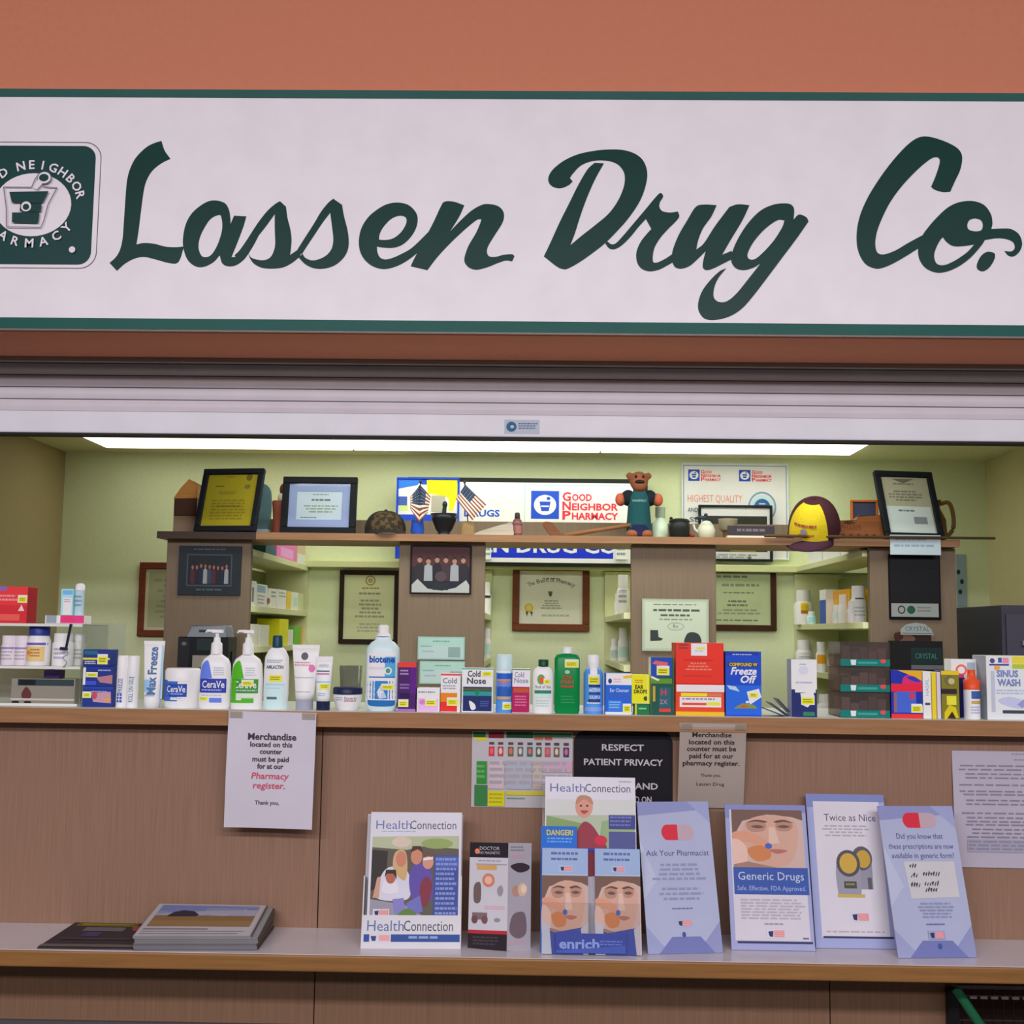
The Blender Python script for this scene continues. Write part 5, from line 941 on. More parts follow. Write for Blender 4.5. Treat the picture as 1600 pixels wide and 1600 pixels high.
C('medicine_box', 'dark green and red box with a blue flap on top', (1017, 1023, 1053, 1113), .06, '#1c5244', [('r', 1017, 1023, 1050, 1053, '#1f459e'), ('p', [(1019, 1033), (1024, 1028), (1044, 1031), (1042, 1038)], '#d05a64'), ('r', 1017, 1056, 1050, 1064, '#5a8a2a'), ('r', 1030, 1070, 1048, 1108, '#2a5a6a'), ('p', [(1018, 1052), (1031, 1058), (1028, 1060), (1017, 1055)], '#dfe4e8'), ('t', 'H', 1037, 1082, 9, '#c04048', {'b': .03}), ('t', '2X', 1037, 1096, 7, '#b8848c'), ('r', 1030, 1103, 1048, 1108, '#d83a34'), ('r', 1020, 1068, 1024, 1092, '#b09a3a')], side='#ccd0dc', stick=(1026, 1036, 1046, 1051))
# large red box standing on an orange one
C('first_aid_box', 'orange-red box with a white and yellow banner, under the big red box', (1056, 1066, 1132, 1115), .09, '#e6452a', [('r', 1057, 1067, 1132, 1078, '#ddd2da'), ('r', 1064, 1080, 1105, 1085, '#dcea2a'), ('r', 1105, 1080, 1128, 1085, '#c8764a'), ('r', 1062, 1086, 1127, 1102, '#e8dfe2'), ('g', 1066, 1088, 1122, 1093, 1, '#8a7a9a'), ('r', 1066, 1095, 1104, 1099, '#e04838'), ('r', 1105, 1094, 1125, 1099, '#f2e42a'), ('r', 1056, 1109, 1132, 1115, '#f0b020')])
zz = ZU + dims((1056, 1066, 1132, 1115), Y1)[2] + .0006
C('first_aid_box', 'big plain red box with pale fine print on its front', (1056, 1001, 1131, 1065), .09, '#dc3426', [('r', 1060, 1002, 1076, 1014, '#c83a30'), ('g', 1061, 1003, 1075, 1013, 2, '#8a2a28'), ('r', 1068, 1027, 1114, 1029, '#b8281e'), ('g', 1071, 1032, 1112, 1046, 3, '#ee7a66', 1), ('r', 1068, 1052, 1114, 1053, '#b8281e'), ('r', 1080, 1002, 1105, 1021, '#e9dcdc'), ('r', 1088, 1008, 1102, 1011, '#e2d43a'), ('g', 1086, 1013, 1100, 1015, 1, '#a08a8a')], z=zz, Y=Y1+.003, side='#b83020')
C('freeze_box', 'blue box with large white slanted lettering and a torn top corner', (1134, 1015, 1190, 1116), .05, '#1b45b8', [('r', 1134, 1015, 1186, 1021, '#17389a'), ('g', 1145, 1019, 1176, 1022, 1, '#aab8dc'), ('r', 1137, 1032, 1185, 1039, '#2a3a5a'), ('t', 'COMPOUND W', 1162, 1038, 5, '#d8b83a', {'w': 44, 'b': .03}), ('t', 'Freeze', 1162, 1051, 11, '#dfe8f4', {'w': 40, 'sh': .25, 'b': .03}), ('t', 'Off', 1168, 1064, 11, '#dfe8f4', {'w': 24, 'sh': .25, 'b': .03}), ('r', 1134, 1068, 1190, 1114, '#2460cc'), ('p', [(1136, 1068), (1150, 1070), (1156, 1078), (1140, 1074)], '#a8c4ea'), ('p', [(1146, 1104), (1160, 1096), (1178, 1098), (1184, 1104)], '#7a8a3a'), ('e', 1162, 1101, 6, 2, '#c0503a'), ('p', [(1167, 1078), (1186, 1073), (1190, 1086), (1172, 1098)], '#e4ecf2'), ('e', 1168, 1094, 3, 2, '#cfdcf0')], side='#18389a', stick=(1170, 1077, 1185, 1088))
# dark leaflets fanned on the counter
G = 'dark blue leaflets fanned out on the counter'
for i, (px_, rot, lab) in enumerate(((1213, 20, 'outermost dark leaflet lying flat left of the nasal spray box'), (1222, 34, 'second dark leaflet of the fan left of the nasal spray box'), (1230, 47, 'steepest dark leaflet leaning against the nasal spray box'))):
    b = W(px_ + 9, 1116, 2.98); t = MB(); t.box(-.055, 0, -.03+.012*i, .03+.012*i, 0, .0022, mt('#333a58', .4)); t.box(-.048, -.01, -.022+.012*i, .004+.012*i, .0022, .0024, mt('#6a7088', .4)); t.box(-.05, -.03, .008+.012*i, .022+.012*i, .0022, .0024, mt('#8a90a4', .4))
    tag(t.build('leaflet', loc=(b.x, 2.985, ZU+.0008), rot=(0, math.radians(rot), 0)), lab, 'leaflet', G)
C('nasal_spray_box', 'white and navy box with a torn white label beside the acrylic trays', (1237, 1027, 1277, 1117), .05, '#232c62', [('r', 1237, 1027, 1277, 1074, '#dadeea'), ('p', [(1242, 1072), (1275, 1072), (1275, 1079), (1243, 1079)], '#e6e8f0'), ('g', 1250, 1034, 1262, 1037, 1, '#8a90a8'), ('e', 1256, 1044, 8, 7, '#c4c8dc'), ('g', 1244, 1062, 1270, 1067, 1, '#9aa4b8'), ('p', [(1251, 1080), (1272, 1078), (1272, 1092), (1262, 1102), (1253, 1098)], '#dcdfe8'), ('r', 1255, 1109, 1273, 1115, '#2f7a5a')], side='#8d92aa', stick=(1252, 1083, 1273, 1098))
# clear trays with teal fronts, three high
z = ZU
for i, (y0, y1, lab) in enumerate(((1080, 1120, 'bottom'), (1040, 1080, 'middle'), (1001, 1040, 'top'))):
    px = (1313, y0, 1391, y1); X, w, h, _ = dims(px, Y1); h -= .001
    t = thing('acrylic_tray', '%s clear plastic box with a teal label strip, of the stack of three' % lab, 'box', (X, Y1, z), group='clear trays stacked on the counter')
    mb = MB(); tr = clear('#d8cfca', .5, .06, .07); mb.box(-w/2, w/2, 0, .003, 0, h, tr); mb.box(-w/2, -w/2+.003, .003, .12, 0, h, tr); mb.box(w/2-.003, w/2, .003, .12, 0, h, tr); mb.box(-w/2+.003, w/2-.003, .117, .12, 0, h, tr); mb.box(-w/2+.003, w/2-.003, .003, .117, 0, .003, tr); mb.build('tray', t)
    mb = MB(); mb.box(-w/2+.002, w/2-.002, .002, .118, h-.003, h, clear('#d8d0cc', .5, .06, .06)); mb.build('lid', t)
    mb = MB(); mb.box(-w/2+.0005, w/2-.0005, -.0008, 0, .001, h*.30, mt('#0f7068', .4)); mb.y0 = -.0008
    Art(mb, (1313, y1-12, 1391, y1), (-w/2, w/2, .001, h*.30)).run([('p', [(1329, y1-11), (1338, y1-11), (1337, y1-2), (1330, y1-2)], '#cfe0e4'), ('r', 1340, y1-8, 1371, y1-4, '#3a9488'), ('e', 1380, y1-9, 4.5, 3.6, '#e0484e')]); mb.build('label_strip', t)
    mb = MB(); r = random.Random(i)
    for k in range(5): x = -w*.44+w*.18*k; mb.box(x, x+w*.165, .012, .09, .004, h*r.uniform(.55, .85), mt(r.choice(('#8d7f7c', '#9b8c90', '#82787a', '#aa9b9e')), .5))
    o = mb.build('contents', t); o['kind'] = 'stuff'; z += h + .001
C('medicine_box', 'red, blue and yellow box with a white price spot right of the trays', (1393, 1046, 1442, 1121), .05, '#1f2f9a', [('p', [(1404, 1046), (1442, 1046), (1442, 1065), (1420, 1052)], '#dca21e'), ('s', [(1410, 1068, 1), (1414, 1056), (1426, 1054), (1442, 1062, 1), (1442, 1068, 1)], '#c8286a'), ('s', [(1418, 1056), (1430, 1056), (1440, 1064), (1426, 1062)], '#2438a4'), ('r', 1393, 1067, 1442, 1079, '#e0213c'), ('r', 1402, 1079, 1432, 1112, '#3f5fc0'), ('r', 1397, 1080, 1402, 1112, '#8a5a70'), ('r', 1393, 1114, 1442, 1121, '#ea3430'), ('e', 1426, 1086, 5, 6, '#b03a60'), ('r', 1424, 1100, 1442, 1112, '#dfe0d0')], side='#191f5e', stick=(1424, 1098, 1441, 1112))
for i, (px, col, lab, ops) in enumerate((((1443, 1047, 1456, 1121), '#d9dcd8', 'white spine box with blue lettering right of the red and blue box', [('t', 'NASAL', 1452, 1072, 5, '#7a9ac0', {'rot': PI/2, 'w': 26}), ('r', 1446, 1096, 1454, 1100, '#4a4a5a')]), ((1457, 1049, 1464, 1122), '#d9c02c', 'narrow yellow box among the right-hand products', []), ((1465, 1049, 1471, 1122), '#c8bcc8', 'narrow pale lilac box left of the yellow and black box', []))):
    C('medicine_box', lab, px, .06, col, ops)
C('medicine_box', 'yellow and black box with a round flower picture', (1472, 1047, 1500, 1122), .05, '#7a7420', [('r', 1472, 1047, 1500, 1053, '#e8b820'), ('e', 1485, 1062, 8, 8, '#6a6440'), ('e', 1488, 1063, 5, 5, '#b4ac80'), ('r', 1472, 1075, 1496, 1083, '#2e2226'), ('r', 1480, 1086, 1495, 1100, '#dad03a'), ('p', [(1476, 1112), (1484, 1100), (1494, 1104), (1498, 1120), (1476, 1122)], '#c8b81a'), ('p', [(1480, 1121), (1488, 1110), (1494, 1121)], '#3a1c14')], side='#2a3490')
C('medicine_box', 'white box with a red circle and a navy foot behind the orange-capped bottle', (1488, 1031, 1530, 1122), .05, '#d6dae0', [('r', 1488, 1060, 1509, 1122, '#22246a'), ('o', 1504, 1048, 9, 9, '#dc6a5a', 3.4), ('r', 1513, 1036, 1526, 1048, '#9ab0bc'), ('r', 1488, 1034, 1530, 1036, '#eef2f2'), ('r', 1498, 1054, 1508, 1060, '#c84a74')], Y=3.02)
bottle('spray_bottle', 'small white bottle with an orange-red collar left of the sinus wash box', 'bottle', 1524, 1123, Y1, ZU, [(1123, 12.5), (1078, 12.5), (1074, 11)], [(1077, 12.6), (1062, 12.6), (1060, 7), (1050, 6), (1046, 6)], 1.0, '#d8dae6', '#e0502a', [('r', 1519, 1079, 1536, 1091, '#3a5a9a'), ('r', 1519, 1094, 1536, 1099, '#c09a5a'), ('g', 1518, 1103, 1534, 1116, 3, '#a4a8cc')], 2.0)
C('sinus_wash_box', 'large white box with blue lettering at the right end of the counter', (1543, 1024, 1625, 1124), .09, '#cfd4e2', [('r', 1543, 1024, 1625, 1027, '#eceab0'), ('r', 1548, 1026, 1580, 1038, '#e8e4ee'), ('e', 1553, 1032, 4, 4, '#4a4a8c'), ('r', 1562, 1027, 1568, 1035, '#3a5a9c'), ('r', 1569, 1027, 1579, 1036, '#e08aa8'), ('r', 1548, 1037, 1579, 1039.5, '#3a3478'), ('r', 1584, 1025, 1625, 1036, '#dcc83a'), ('r', 1584, 1037, 1625, 1044, '#a8bc2c'), ('e', 1560, 1043, 5, 4, '#d8a054'), ('r', 1550, 1048, 1556, 1112, '#b0b4c4'), ('t', 'SINUS', 1576, 1057, 10, '#7480b0', {'w': 34, 'b': .04}), ('t', 'WASH', 1578, 1071, 10, '#6f7cac', {'w': 36, 'b': .04}), ('g', 1558, 1077, 1610, 1086, 2, '#a8b0d0'), ('s', [(1560, 1094), (1576, 1088), (1596, 1092), (1612, 1100), (1594, 1106), (1574, 1102)], '#b4b8dc'), ('p', [(1590, 1100), (1600, 1092), (1606, 1096), (1598, 1106)], '#8a90c0'), ('r', 1567, 1109, 1612, 1114, '#3a4048')], side='#8c949c')
# ================================================================== notices on the counter front
KK[0] = .84
def sheet(name, label, cat, px, Y, col, ops, lean=0.0, curl=0.0, group=None, roll=0.0, tape=None, foot=None):
    X, w, h, zb = dims(px, Y)
    surf = lambda x, z: -curl*((x/(w/2))**2)*(1-z/h) - .002*math.sin(z/h*5+x*9)
    mb = MB(surf); n, k = 12, 12; vs = []; fs = []
    for j in range(k+1):
        for i in range(n+1): x, z = -w/2+w*i/n, h*j/k; vs.append((x, surf(x, z), z))
    for j in range(k):
        for i in range(n): a = j*(n+1)+i; fs.append((a, a+1, a+n+2, a+n+1))
    b = len(vs); vs += [(v[0], v[1]+.0008, v[2]) for v in vs]; fs += [tuple(reversed([q_+b for q_ in f])) for f in fs]
    mb.add(vs, fs, mt(col, .6), True); mb.lay = .0009
    Art(mb, px, (-w/2, w/2, 0, h)).run(ops)
    if foot: lean = math.asin(min(.9, (foot-Y)/h))
    loc = (X, foot or Y, zb); rot = (lean, roll, 0)
    if not tape: return tag(mb.build(name, loc=loc, rot=rot), label, cat, group)
    t = thing(name, label, cat, loc, rot, group); mb.build('paper', t)
    for q_ in tape:
        m2 = MB(); a = Art(m2, px, (-w/2, w/2, 0, h)); m2.y0 = -.003; p0, p1 = a.c(q_[0], q_[3]), a.c(q_[2], q_[1]); m2.box(p0[0], p1[0], -.0036, -.003, p0[1], p1[1], clear('#f0ece4', .4, .15, .2)); m2.build('tape', t)
BK = '#3a3640'
sheet('notice', 'white notice with black and pink lines taped over the high counter edge, left', 'notice', (350, 1112, 488, 1294), YU-.006, '#c2bdc9',
      [('t', 'Merchandise', 420, 1156, 10, BK, {'w': 76, 'b': .03})] + [('t', tx, 419, y, 7.5, BK, {'w': w_, 'b': .028}) for tx, y, w_ in (('located on this', 1167, 66), ('counter', 1178, 35), ('must be paid', 1190, 57), ('for at our', 1201, 41))] +
      [('t', 'Pharmacy', 419, 1217, 9.5, '#c05068', {'w': 58, 'b': .018, 'sh': .15}), ('t', 'register.', 418, 1232, 9.5, '#c05068', {'w': 50, 'b': .018, 'sh': .15}), ('t', 'Thank you,', 416, 1257, 6, '#55505a', {'w': 38, 'b': .02})], lean=math.radians(1.5), curl=.004, tape=[(352, 1112, 372, 1122), (466, 1112, 487, 1122)], roll=math.radians(.6))
KK[0] = .9
sheet('notice', 'greyish plastic-sleeved notice with black lines taped over the high counter edge, right', 'notice', (1063, 1125, 1168, 1268), YU-.006, '#a89b92',
      [('r', 1062, 1126, 1168, 1132, '#b4a8a0')] + [('t', tx, 1114, y, 7.6, '#2e2a2c', {'w': w_, 'b': .02}) for tx, y, w_ in (('Merchandise', 1148, 62), ('located on this', 1160, 72), ('counter must be', 1171, 78), ('paid for at our', 1183, 70), ('pharmacy register.', 1195, 90))] +
      [('t', 'Thank you,', 1114, 1214, 5, '#4a4446', {'w': 32}), ('t', 'Lassen Drug', 1114, 1229, 5.5, '#4a4446', {'w': 44})], foot=YP-.006, curl=.001, tape=[(1064, 1125, 1082, 1134), (1150, 1125, 1167, 1134)])
KK[0] = .84
sheet('notice', 'white typed page with many lines on the counter front at the right edge', 'notice', (1492, 1174, 1634, 1356), YP-.004, '#aea8b6',
      [('g', 1586, 1177, 1628, 1181, 1, '#8d889a'), ('g', 1590, 1186, 1628, 1190, 1, '#8d889a')] + [('g', x_, y_, 1624, y_+4.5, 1, '#807c92') for x_, y_ in ((1504, 1196), (1502, 1202), (1512, 1209), (1512, 1215), (1502, 1226), (1502, 1236), (1508, 1241), (1512, 1250), (1512, 1256), (1504, 1270), (1512, 1277), (1512, 1283), (1510, 1288), (1520, 1295), (1520, 1301), (1512, 1307))] + [('r', 1512, 1312, 1630, 1332, '#9c98aa'), ('g', 1514, 1314, 1624, 1331, 3, '#868298')], curl=.003)
# dosing chart
PX = (736, 1143, 894, 1262); rr_ = random.Random(3); chart = [('r', 738, 1145, 757, 1153, '#2f7a36'), ('r', 740, 1153, 759, 1158, '#c9c02c'), ('r', 762, 1144, 786, 1154, '#8f2f3c'), ('r', 790, 1144, 832, 1153, '#23603c'), ('r', 833, 1145, 893, 1151, '#3c7a44'), ('r', 834, 1151, 848, 1156, '#b06a50'), ('r', 850, 1151, 862, 1156, '#b8504a')]
for i, (x, c1) in enumerate(((767, '#c42f45'), (781, '#b83a44'), (797, '#5a6a34'), (812, '#5a6468'), (827, '#1f6a5c'), (841, '#3f5a44'), (855, '#a05a60'), (869, '#6a5a4a'), (884, '#33407a'))):
    chart += [('r', x-4, 1160, x+4, 1164, '#4a4446'), ('r', x-4.4, 1167, x+4.4, 1182, c1), ('e', x, 1174, 2.6, 5, '#c9bdb0' if i % 2 else '#d8606a')]
chart += [('r', 762, 1188, 787, 1233, '#c4b0b8'), ('r', 790, 1188, 830, 1233, '#a4a8b6'), ('r', 832, 1188, 846, 1233, '#b8a99c'), ('r', 848, 1188, 893, 1206, '#c09cb4'), ('r', 744, 1190, 760, 1225, '#2f8a34'), ('r', 741, 1227, 761, 1260, '#3a7a44'), ('r', 762, 1236, 788, 1260, '#cfc71e'), ('r', 790, 1236, 893, 1242, '#c4bc3c'), ('g', 764, 1190, 890, 1230, 4, '#a09aa2'), ('g', 764, 1240, 786, 1258, 3, '#a8a024'), ('g', 744, 1196, 758, 1220, 3, '#6aa86a'), ('g', 792, 1246, 820, 1250, 1, '#6f9a70')]
sheet('dosing_chart', 'green, yellow and red printed chart on the counter front', 'chart', PX, YP-.003, '#b4b0b4', chart)
# privacy sign
PX = (896, 1143, 1051, 1268); X, w, h, zb = dims(PX, YP-.005); sx = w/155
t = thing('privacy_sign', 'black rounded sign with white capital lettering on the counter front', 'sign', (X, YP-.005, zb))
mb = MB(); mb.prism(rr(0, h/2, w/2, h/2, 18*sx), 0, .004, mt('#1c1920', .35)); mb.build('plate', t, bevel=.0008)
mb = MB(); a = Art(mb, PX, (-w/2, w/2, 0, h)); WC = '#b8b4b8'; a.run([('t', tx, xc_, y, 9.5, WC, {'w': w_, 'b': .02}) for tx, xc_, y, w_ in (('RESPECT', 973, 1173, 66), ('PATIENT PRIVACY', 974, 1196, 124), ('PLEASE STAND', 974, 1233, 108), ('BACK UNTIL CALLED ON', 960, 1254, 116))]); mb.build('lettering', t)

# ================================================================== printed things standing on the ledge
def board(name, label, cat, bl, br, toph, lean, yaw, Yb, col, size, ops, group=None, d=.004, z=None, easel=True):
    # bl, br: bottom corners in the photo; toph: pixel height; size: printing frame in photo measure
    xm, ym = (bl[0]+br[0])/2, (bl[1]+br[1])/2
    w = (W(br[0], br[1], Yb).x - W(bl[0], bl[1], Yb).x)/math.cos(yaw)
    c = W(xm, ym, Yb); h = (W(xm, ym-toph, Yb).z - c.z)
    for _ in range(4): h = (W(xm, ym-toph, Yb+h*math.sin(lean)).z - ZL)/math.cos(lean)
    t = thing(name, label, cat, (c.x, Yb, (ZL if z is None else z)+.001), (-lean, 0, yaw), group)
    mb = MB(); mb.box(-w/2, w/2, 0, d, 0, h, mt(col, .4)); Art(mb, size, (-w/2, w/2, 0, h)).run(ops); mb.build('board', t, bevel=.0008)
    if easel:
        mb = MB(); q_ = math.sin(lean)*h*.5/math.cos(lean)*.8
        mb.add([(-w*.18, d, 0.002), (w*.18, d, .002), (w*.12, d, h*.62), (-w*.12, d, h*.62)], [(0, 1, 2, 3)], mt('#9a8f84', .8)); mb.build('easel_back', t)
    return t
def face_pic(x0, y0, x1, y1):       # close-up of a man holding a tablet to his eye line
    X = lambda u: x0+(x1-x0)*u; Yy = lambda v: y0+(y1-y0)*v
    p = lambda *q_: [(X(a), Yy(b)) for a, b in q_]
    return [('r', x0, y0, x1, y1, '#bfa49c'), ('p', p((0, 0), (1, 0), (1, .18), (.85, .12), (.5, .08), (.15, .2), (0, .5)), '#6d5248'), ('s', p((.2, .22), (.42, .1), (.7, .1), (.9, .22), (.92, .55), (.8, .9), (.5, 1.0), (.25, .8), (.14, .5)), '#c29a88'),
            ('s', p((.2, .24), (.34, .18), (.48, .25), (.44, .37), (.26, .38)), '#a9806f'), ('s', p((.62, .24), (.74, .19), (.86, .26), (.8, .36), (.65, .36)), '#a9806f'), ('s', p((.22, .225), (.34, .175), (.49, .2), (.47, .225), (.34, .205)), '#5e4034'), ('s', p((.6, .2), (.74, .17), (.87, .23), (.74, .205), (.63, .225)), '#5e4034'), ('s', p((.27, .295), (.36, .265), (.45, .3), (.36, .325)), '#6b4a40'), ('s', p((.64, .29), (.73, .26), (.82, .29), (.73, .318)), '#6b4a40'), ('p', p((.52, .3), (.6, .3), (.66, .58), (.5, .6)), '#cfae9e'), ('s', p((.5, .7), (.62, .68), (.76, .71), (.62, .76)), '#a8665c'),
            ('s', p((0, .42), (.1, .38), (.3, .42), (.5, .56), (.54, .66), (.4, .64), (.22, .55), (.06, .6)), '#c98f74'), ('s', p((0, .55), (.12, .55), (.2, .7), (.18, .95), (.08, 1), (0, 1)), '#d2b0a2'), ('s', p((.2, .7), (.36, .62), (.52, .7), (.5, .85), (.3, .88)), '#c07848'), ('e', X(.5), Yy(.63), (x1-x0)*.05, (y1-y0)*.05, '#3f5cb0'), ('p', p((0, .95), (.2, .9), (.6, 1), (0, 1)), '#9a7464')]
def rxlogo(x, y, s=1.0, bgc='#c9c4d2'): return [('r', x-16*s, y-7*s, x+17*s, y+8*s, bgc), ('p', [(x-13*s, y-3*s), (x-4*s, y-4*s), (x-5*s, y+6*s), (x-11*s, y+5*s)], '#24305a'), ('r', x-3*s, y-5*s, x+15*s, y+6*s, '#cf7f86'), ('g', x-2*s, y-4*s, x+15*s, y+6*s, 3, '#dca6a8')]
def blues(x0, y0, x1, y1, top='#8489b6', mid='#a2a8c4', low='#6a72a8', fan=True):
    o = [('r', x0, y0, x1, y1, mid), ('p', [(x0, y0), (x1, y0), (x1, y0+12), (x0, y0+22)], top)]
    if fan:
        w_ = x1-x0
        o += [('p', [(x0, y1), (x0, y1-40), (x0+w_*.3, y1)], '#9096bc'), ('p', [(x1, y1), (x1, y1-46), (x1-w_*.34, y1)], '#858cb4'), ('p', [(x0+w_*.15, y1), (x0+w_*.34, y1-24), (x1-w_*.28, y1-24), (x1-w_*.1, y1)], low), ('p', [(x0+w_*.7, y0), (x1, y0), (x1, y0+34)], '#9299c0'), ('p', [(x0, y0+60), (x0+w_*.2, y0+120), (x0, y0+150)], '#acb2ca')]
    return o
def capsule(x, y, hw, hh): return [('s', [(x-hw, y), (x-hw*.8, y-hh*.9), (x-hw*.4, y-hh), (x, y-hh, 1), (x, y+hh, 1), (x-hw*.4, y+hh), (x-hw*.8, y+hh*.9)], '#c8283c'), ('s', [(x, y-hh, 1), (x+hw*.5, y-hh), (x+hw*.85, y-hh*.8), (x+hw, y), (x+hw*.85, y+hh*.8), (x+hw*.5, y+hh), (x, y+hh, 1)], '#b39aa6')]
DB = '#3c4470'
board('counter_card', 'blue card with a red capsule beside the clear brochure rack', 'sign', (1012, 1481), (1131, 1476), 225, math.radians(20), math.radians(8), 2.80, '#a3a9c6', (0, 0, 120, 228),
      blues(0, 0, 120, 228) + capsule(64, 48, 27, 12) + [('t', 'Ask Your Pharmacist', 61, 84, 8.5, DB, {'w': 104})] + [('g', 14, 96, 108, 124, 4, '#858cac', 1), ('g', 18, 132, 104, 154, 3, '#858cac', 1), ('g', 44, 162, 78, 166, 1, '#5c679a', 1)] + rxlogo(62, 184, .75, '#a3a9c6') + [('e', 60, 201, 3, 4, '#3c4c90')])
board('counter_card', 'white and blue card with a close-up face above a dark blue title band', 'sign', (1143, 1480), (1274, 1479), 221, math.radians(15), math.radians(0.5), 2.84, '#989ec4', (0, 0, 130, 222),
      blues(0, 0, 130, 222, fan=False, mid='#969cc4', top='#7c83b6') + [('r', 7, 8, 124, 208, '#c6c2cc')] + face_pic(10, 8, 124, 98) + [('r', 9, 98, 127, 139, '#33509c'), ('t', 'Generic Drugs', 68, 117, 12, '#b8c0d8', {'w': 104}), ('t', 'Safe. Effective. FDA Approved.', 68, 133, 7, '#98a8d4', {'w': 108}), ('g', 18, 146, 122, 178, 7, '#a9a5b0'), ('g', 44, 182, 92, 186, 1, '#8f8a98', 1)] + rxlogo(70, 197, .9) + [('r', 10, 209, 127, 212, '#2f3358'), ('g', 112, 203, 122, 207, 1, '#4a4a5a')])
board('counter_card', 'tall white card with two gold-faced medicine bottles pictured, second from the right', 'sign', (1275, 1482), (1402, 1482), 240, math.radians(14), math.radians(0.5), 2.87, '#959dc4', (0, 0, 140, 240),
      blues(0, 0, 140, 240, fan=False, mid='#969ec6', top='#7680b4') + [('r', 12, 12, 130, 224, '#cac6cf'), ('t', 'Twice as Nice', 76, 43, 11, '#4a4862', {'w': 92}), ('g', 22, 50, 112, 70, 4, '#a3a0aa', 1),
       ('s', [(76, 150, 1), (76, 110), (84, 90), (100, 88), (108, 100), (108, 150, 1)], '#8a8896'), ('e', 92, 102, 18, 19, '#55525c'), ('e', 94, 103, 13, 14, '#b8953a'), ('s', [(46, 162, 1), (44, 126), (50, 100), (66, 92), (82, 100), (88, 126), (86, 162, 1)], '#8f8f9c'), ('e', 67, 110, 21, 21, '#4c4a54'), ('e', 67, 110, 15.5, 16, '#c09c40'), ('r', 57, 138, 79, 149, '#48483c'), ('r', 44, 158, 92, 163, '#b8a450'), ('g', 60, 141, 77, 147, 1, '#8d8868'), ('r', 99, 132, 106, 150, '#54545c')] + rxlogo(80, 192, 1.0) + [('g', 20, 214, 124, 218, 1, '#b0a0a8'), ('r', 14, 222, 136, 225, '#2f3358')])
hand = [('p', [(30, 84), (112, 84), (112, 136), (34, 138)], '#bdbcc0')]
def scr(x, y, n, s):
    r = random.Random(s); return [('p', [(x+i*4, y+r.uniform(-3, 1)), (x+i*4+3, y-5+r.uniform(-2, 2)), (x+i*4+4, y-4), (x+i*4+1.2, y+2)], '#34323a') for i in range(n)]
board('counter_card', 'blue card with a red capsule and handwriting on a white patch, rightmost', 'sign', (1402, 1485), (1528, 1480), 222, math.radians(19), math.radians(5), 2.80, '#a3a9c6', (0, 0, 124, 222),
      blues(0, 0, 124, 222) + capsule(66, 22, 28, 11.5) + [('t', 'Did you know that', 62, 50, 8, DB, {'w': 76}), ('t', 'these prescriptions are now', 62, 65, 8, DB, {'w': 106}), ('t', 'available in generic form?', 63, 79, 8, DB, {'w': 102})] + hand + scr(38, 92, 3, 1) + scr(38, 106, 3, 2) + scr(58, 104, 7, 3) + scr(36, 120, 4, 4) + scr(58, 118, 6, 5) + scr(58, 127, 5, 6) +
      [('g', 32, 144, 110, 168, 5, '#868cac', 1), ('g', 50, 174, 82, 178, 1, '#5f6a9c', 1)] + rxlogo(65, 190, .8, '#9298ba') + [('e', 68, 206, 3, 4, '#35508c')])
# magazine holder, left
Yb = 2.80; PX = (562, 1268, 726, 1472)
A = W(564, 1471, Yb); B = W(720, 1473, Yb); w = B.x-A.x; c = (A.x+B.x)/2; s_ = w/156; lean = math.radians(15)
t = thing('magazine_holder', 'white card magazine holder with a printed front lip at the left of the ledge', 'holder', (c, Yb, ZL+.001), (-lean, 0, math.radians(3)))
H = (W(642, 1432, Yb).z-ZL)
mb = MB(); mb.box(-w/2, w/2, 0, .003, 0, H, mt('#c8c6cc', .4)); a = Art(mb, (0, 0, 158, 40), (-w/2, w/2, 0, H))
a.run([('t', 'Health', 38, 19, 12.5, '#5a6a98', {'w': 58}), ('t', 'Connection', 106, 19, 12.5, '#3e4152', {'w': 78}), ('r', 4, 23, 156, 32, '#2c4a8c'), ('g', 58, 25, 138, 31, 1, '#8498c4', 1), ('r', 13, 23, 47, 32, '#c8c6d0'), ('r', 28, 24, 45, 31, '#d89a9c'), ('p', [(15, 25), (24, 25), (23, 31), (17, 31)], '#2c3c7a')]); mb.build('front_lip', t)
mb = MB(); mb.box(-w/2, -w/2+.003, .003, .045, 0, H*2.2, mt('#bdbbc2', .4)); mb.build('side_panel', t); mb = MB(); mb.box(w/2-.003, w/2, .003, .045, 0, H*2.2, mt('#bdbbc2', .4)); mb.build('side_panel', t)
mb = MB(); mb.box(-w/2, w/2, .045, .048, 0, H*4.2, mt('#b5b3ba', .4)); mb.build('back_panel', t); mb = MB(); mb.box(-w/2, w/2, 0, .048, -.0008, 0, mt('#b5b3ba', .4)); mb.build('bottom_panel', t)
hm = (W(650, 1271, Yb+.05).z-ZL)/math.cos(lean) - .002
def family(o):
    return o
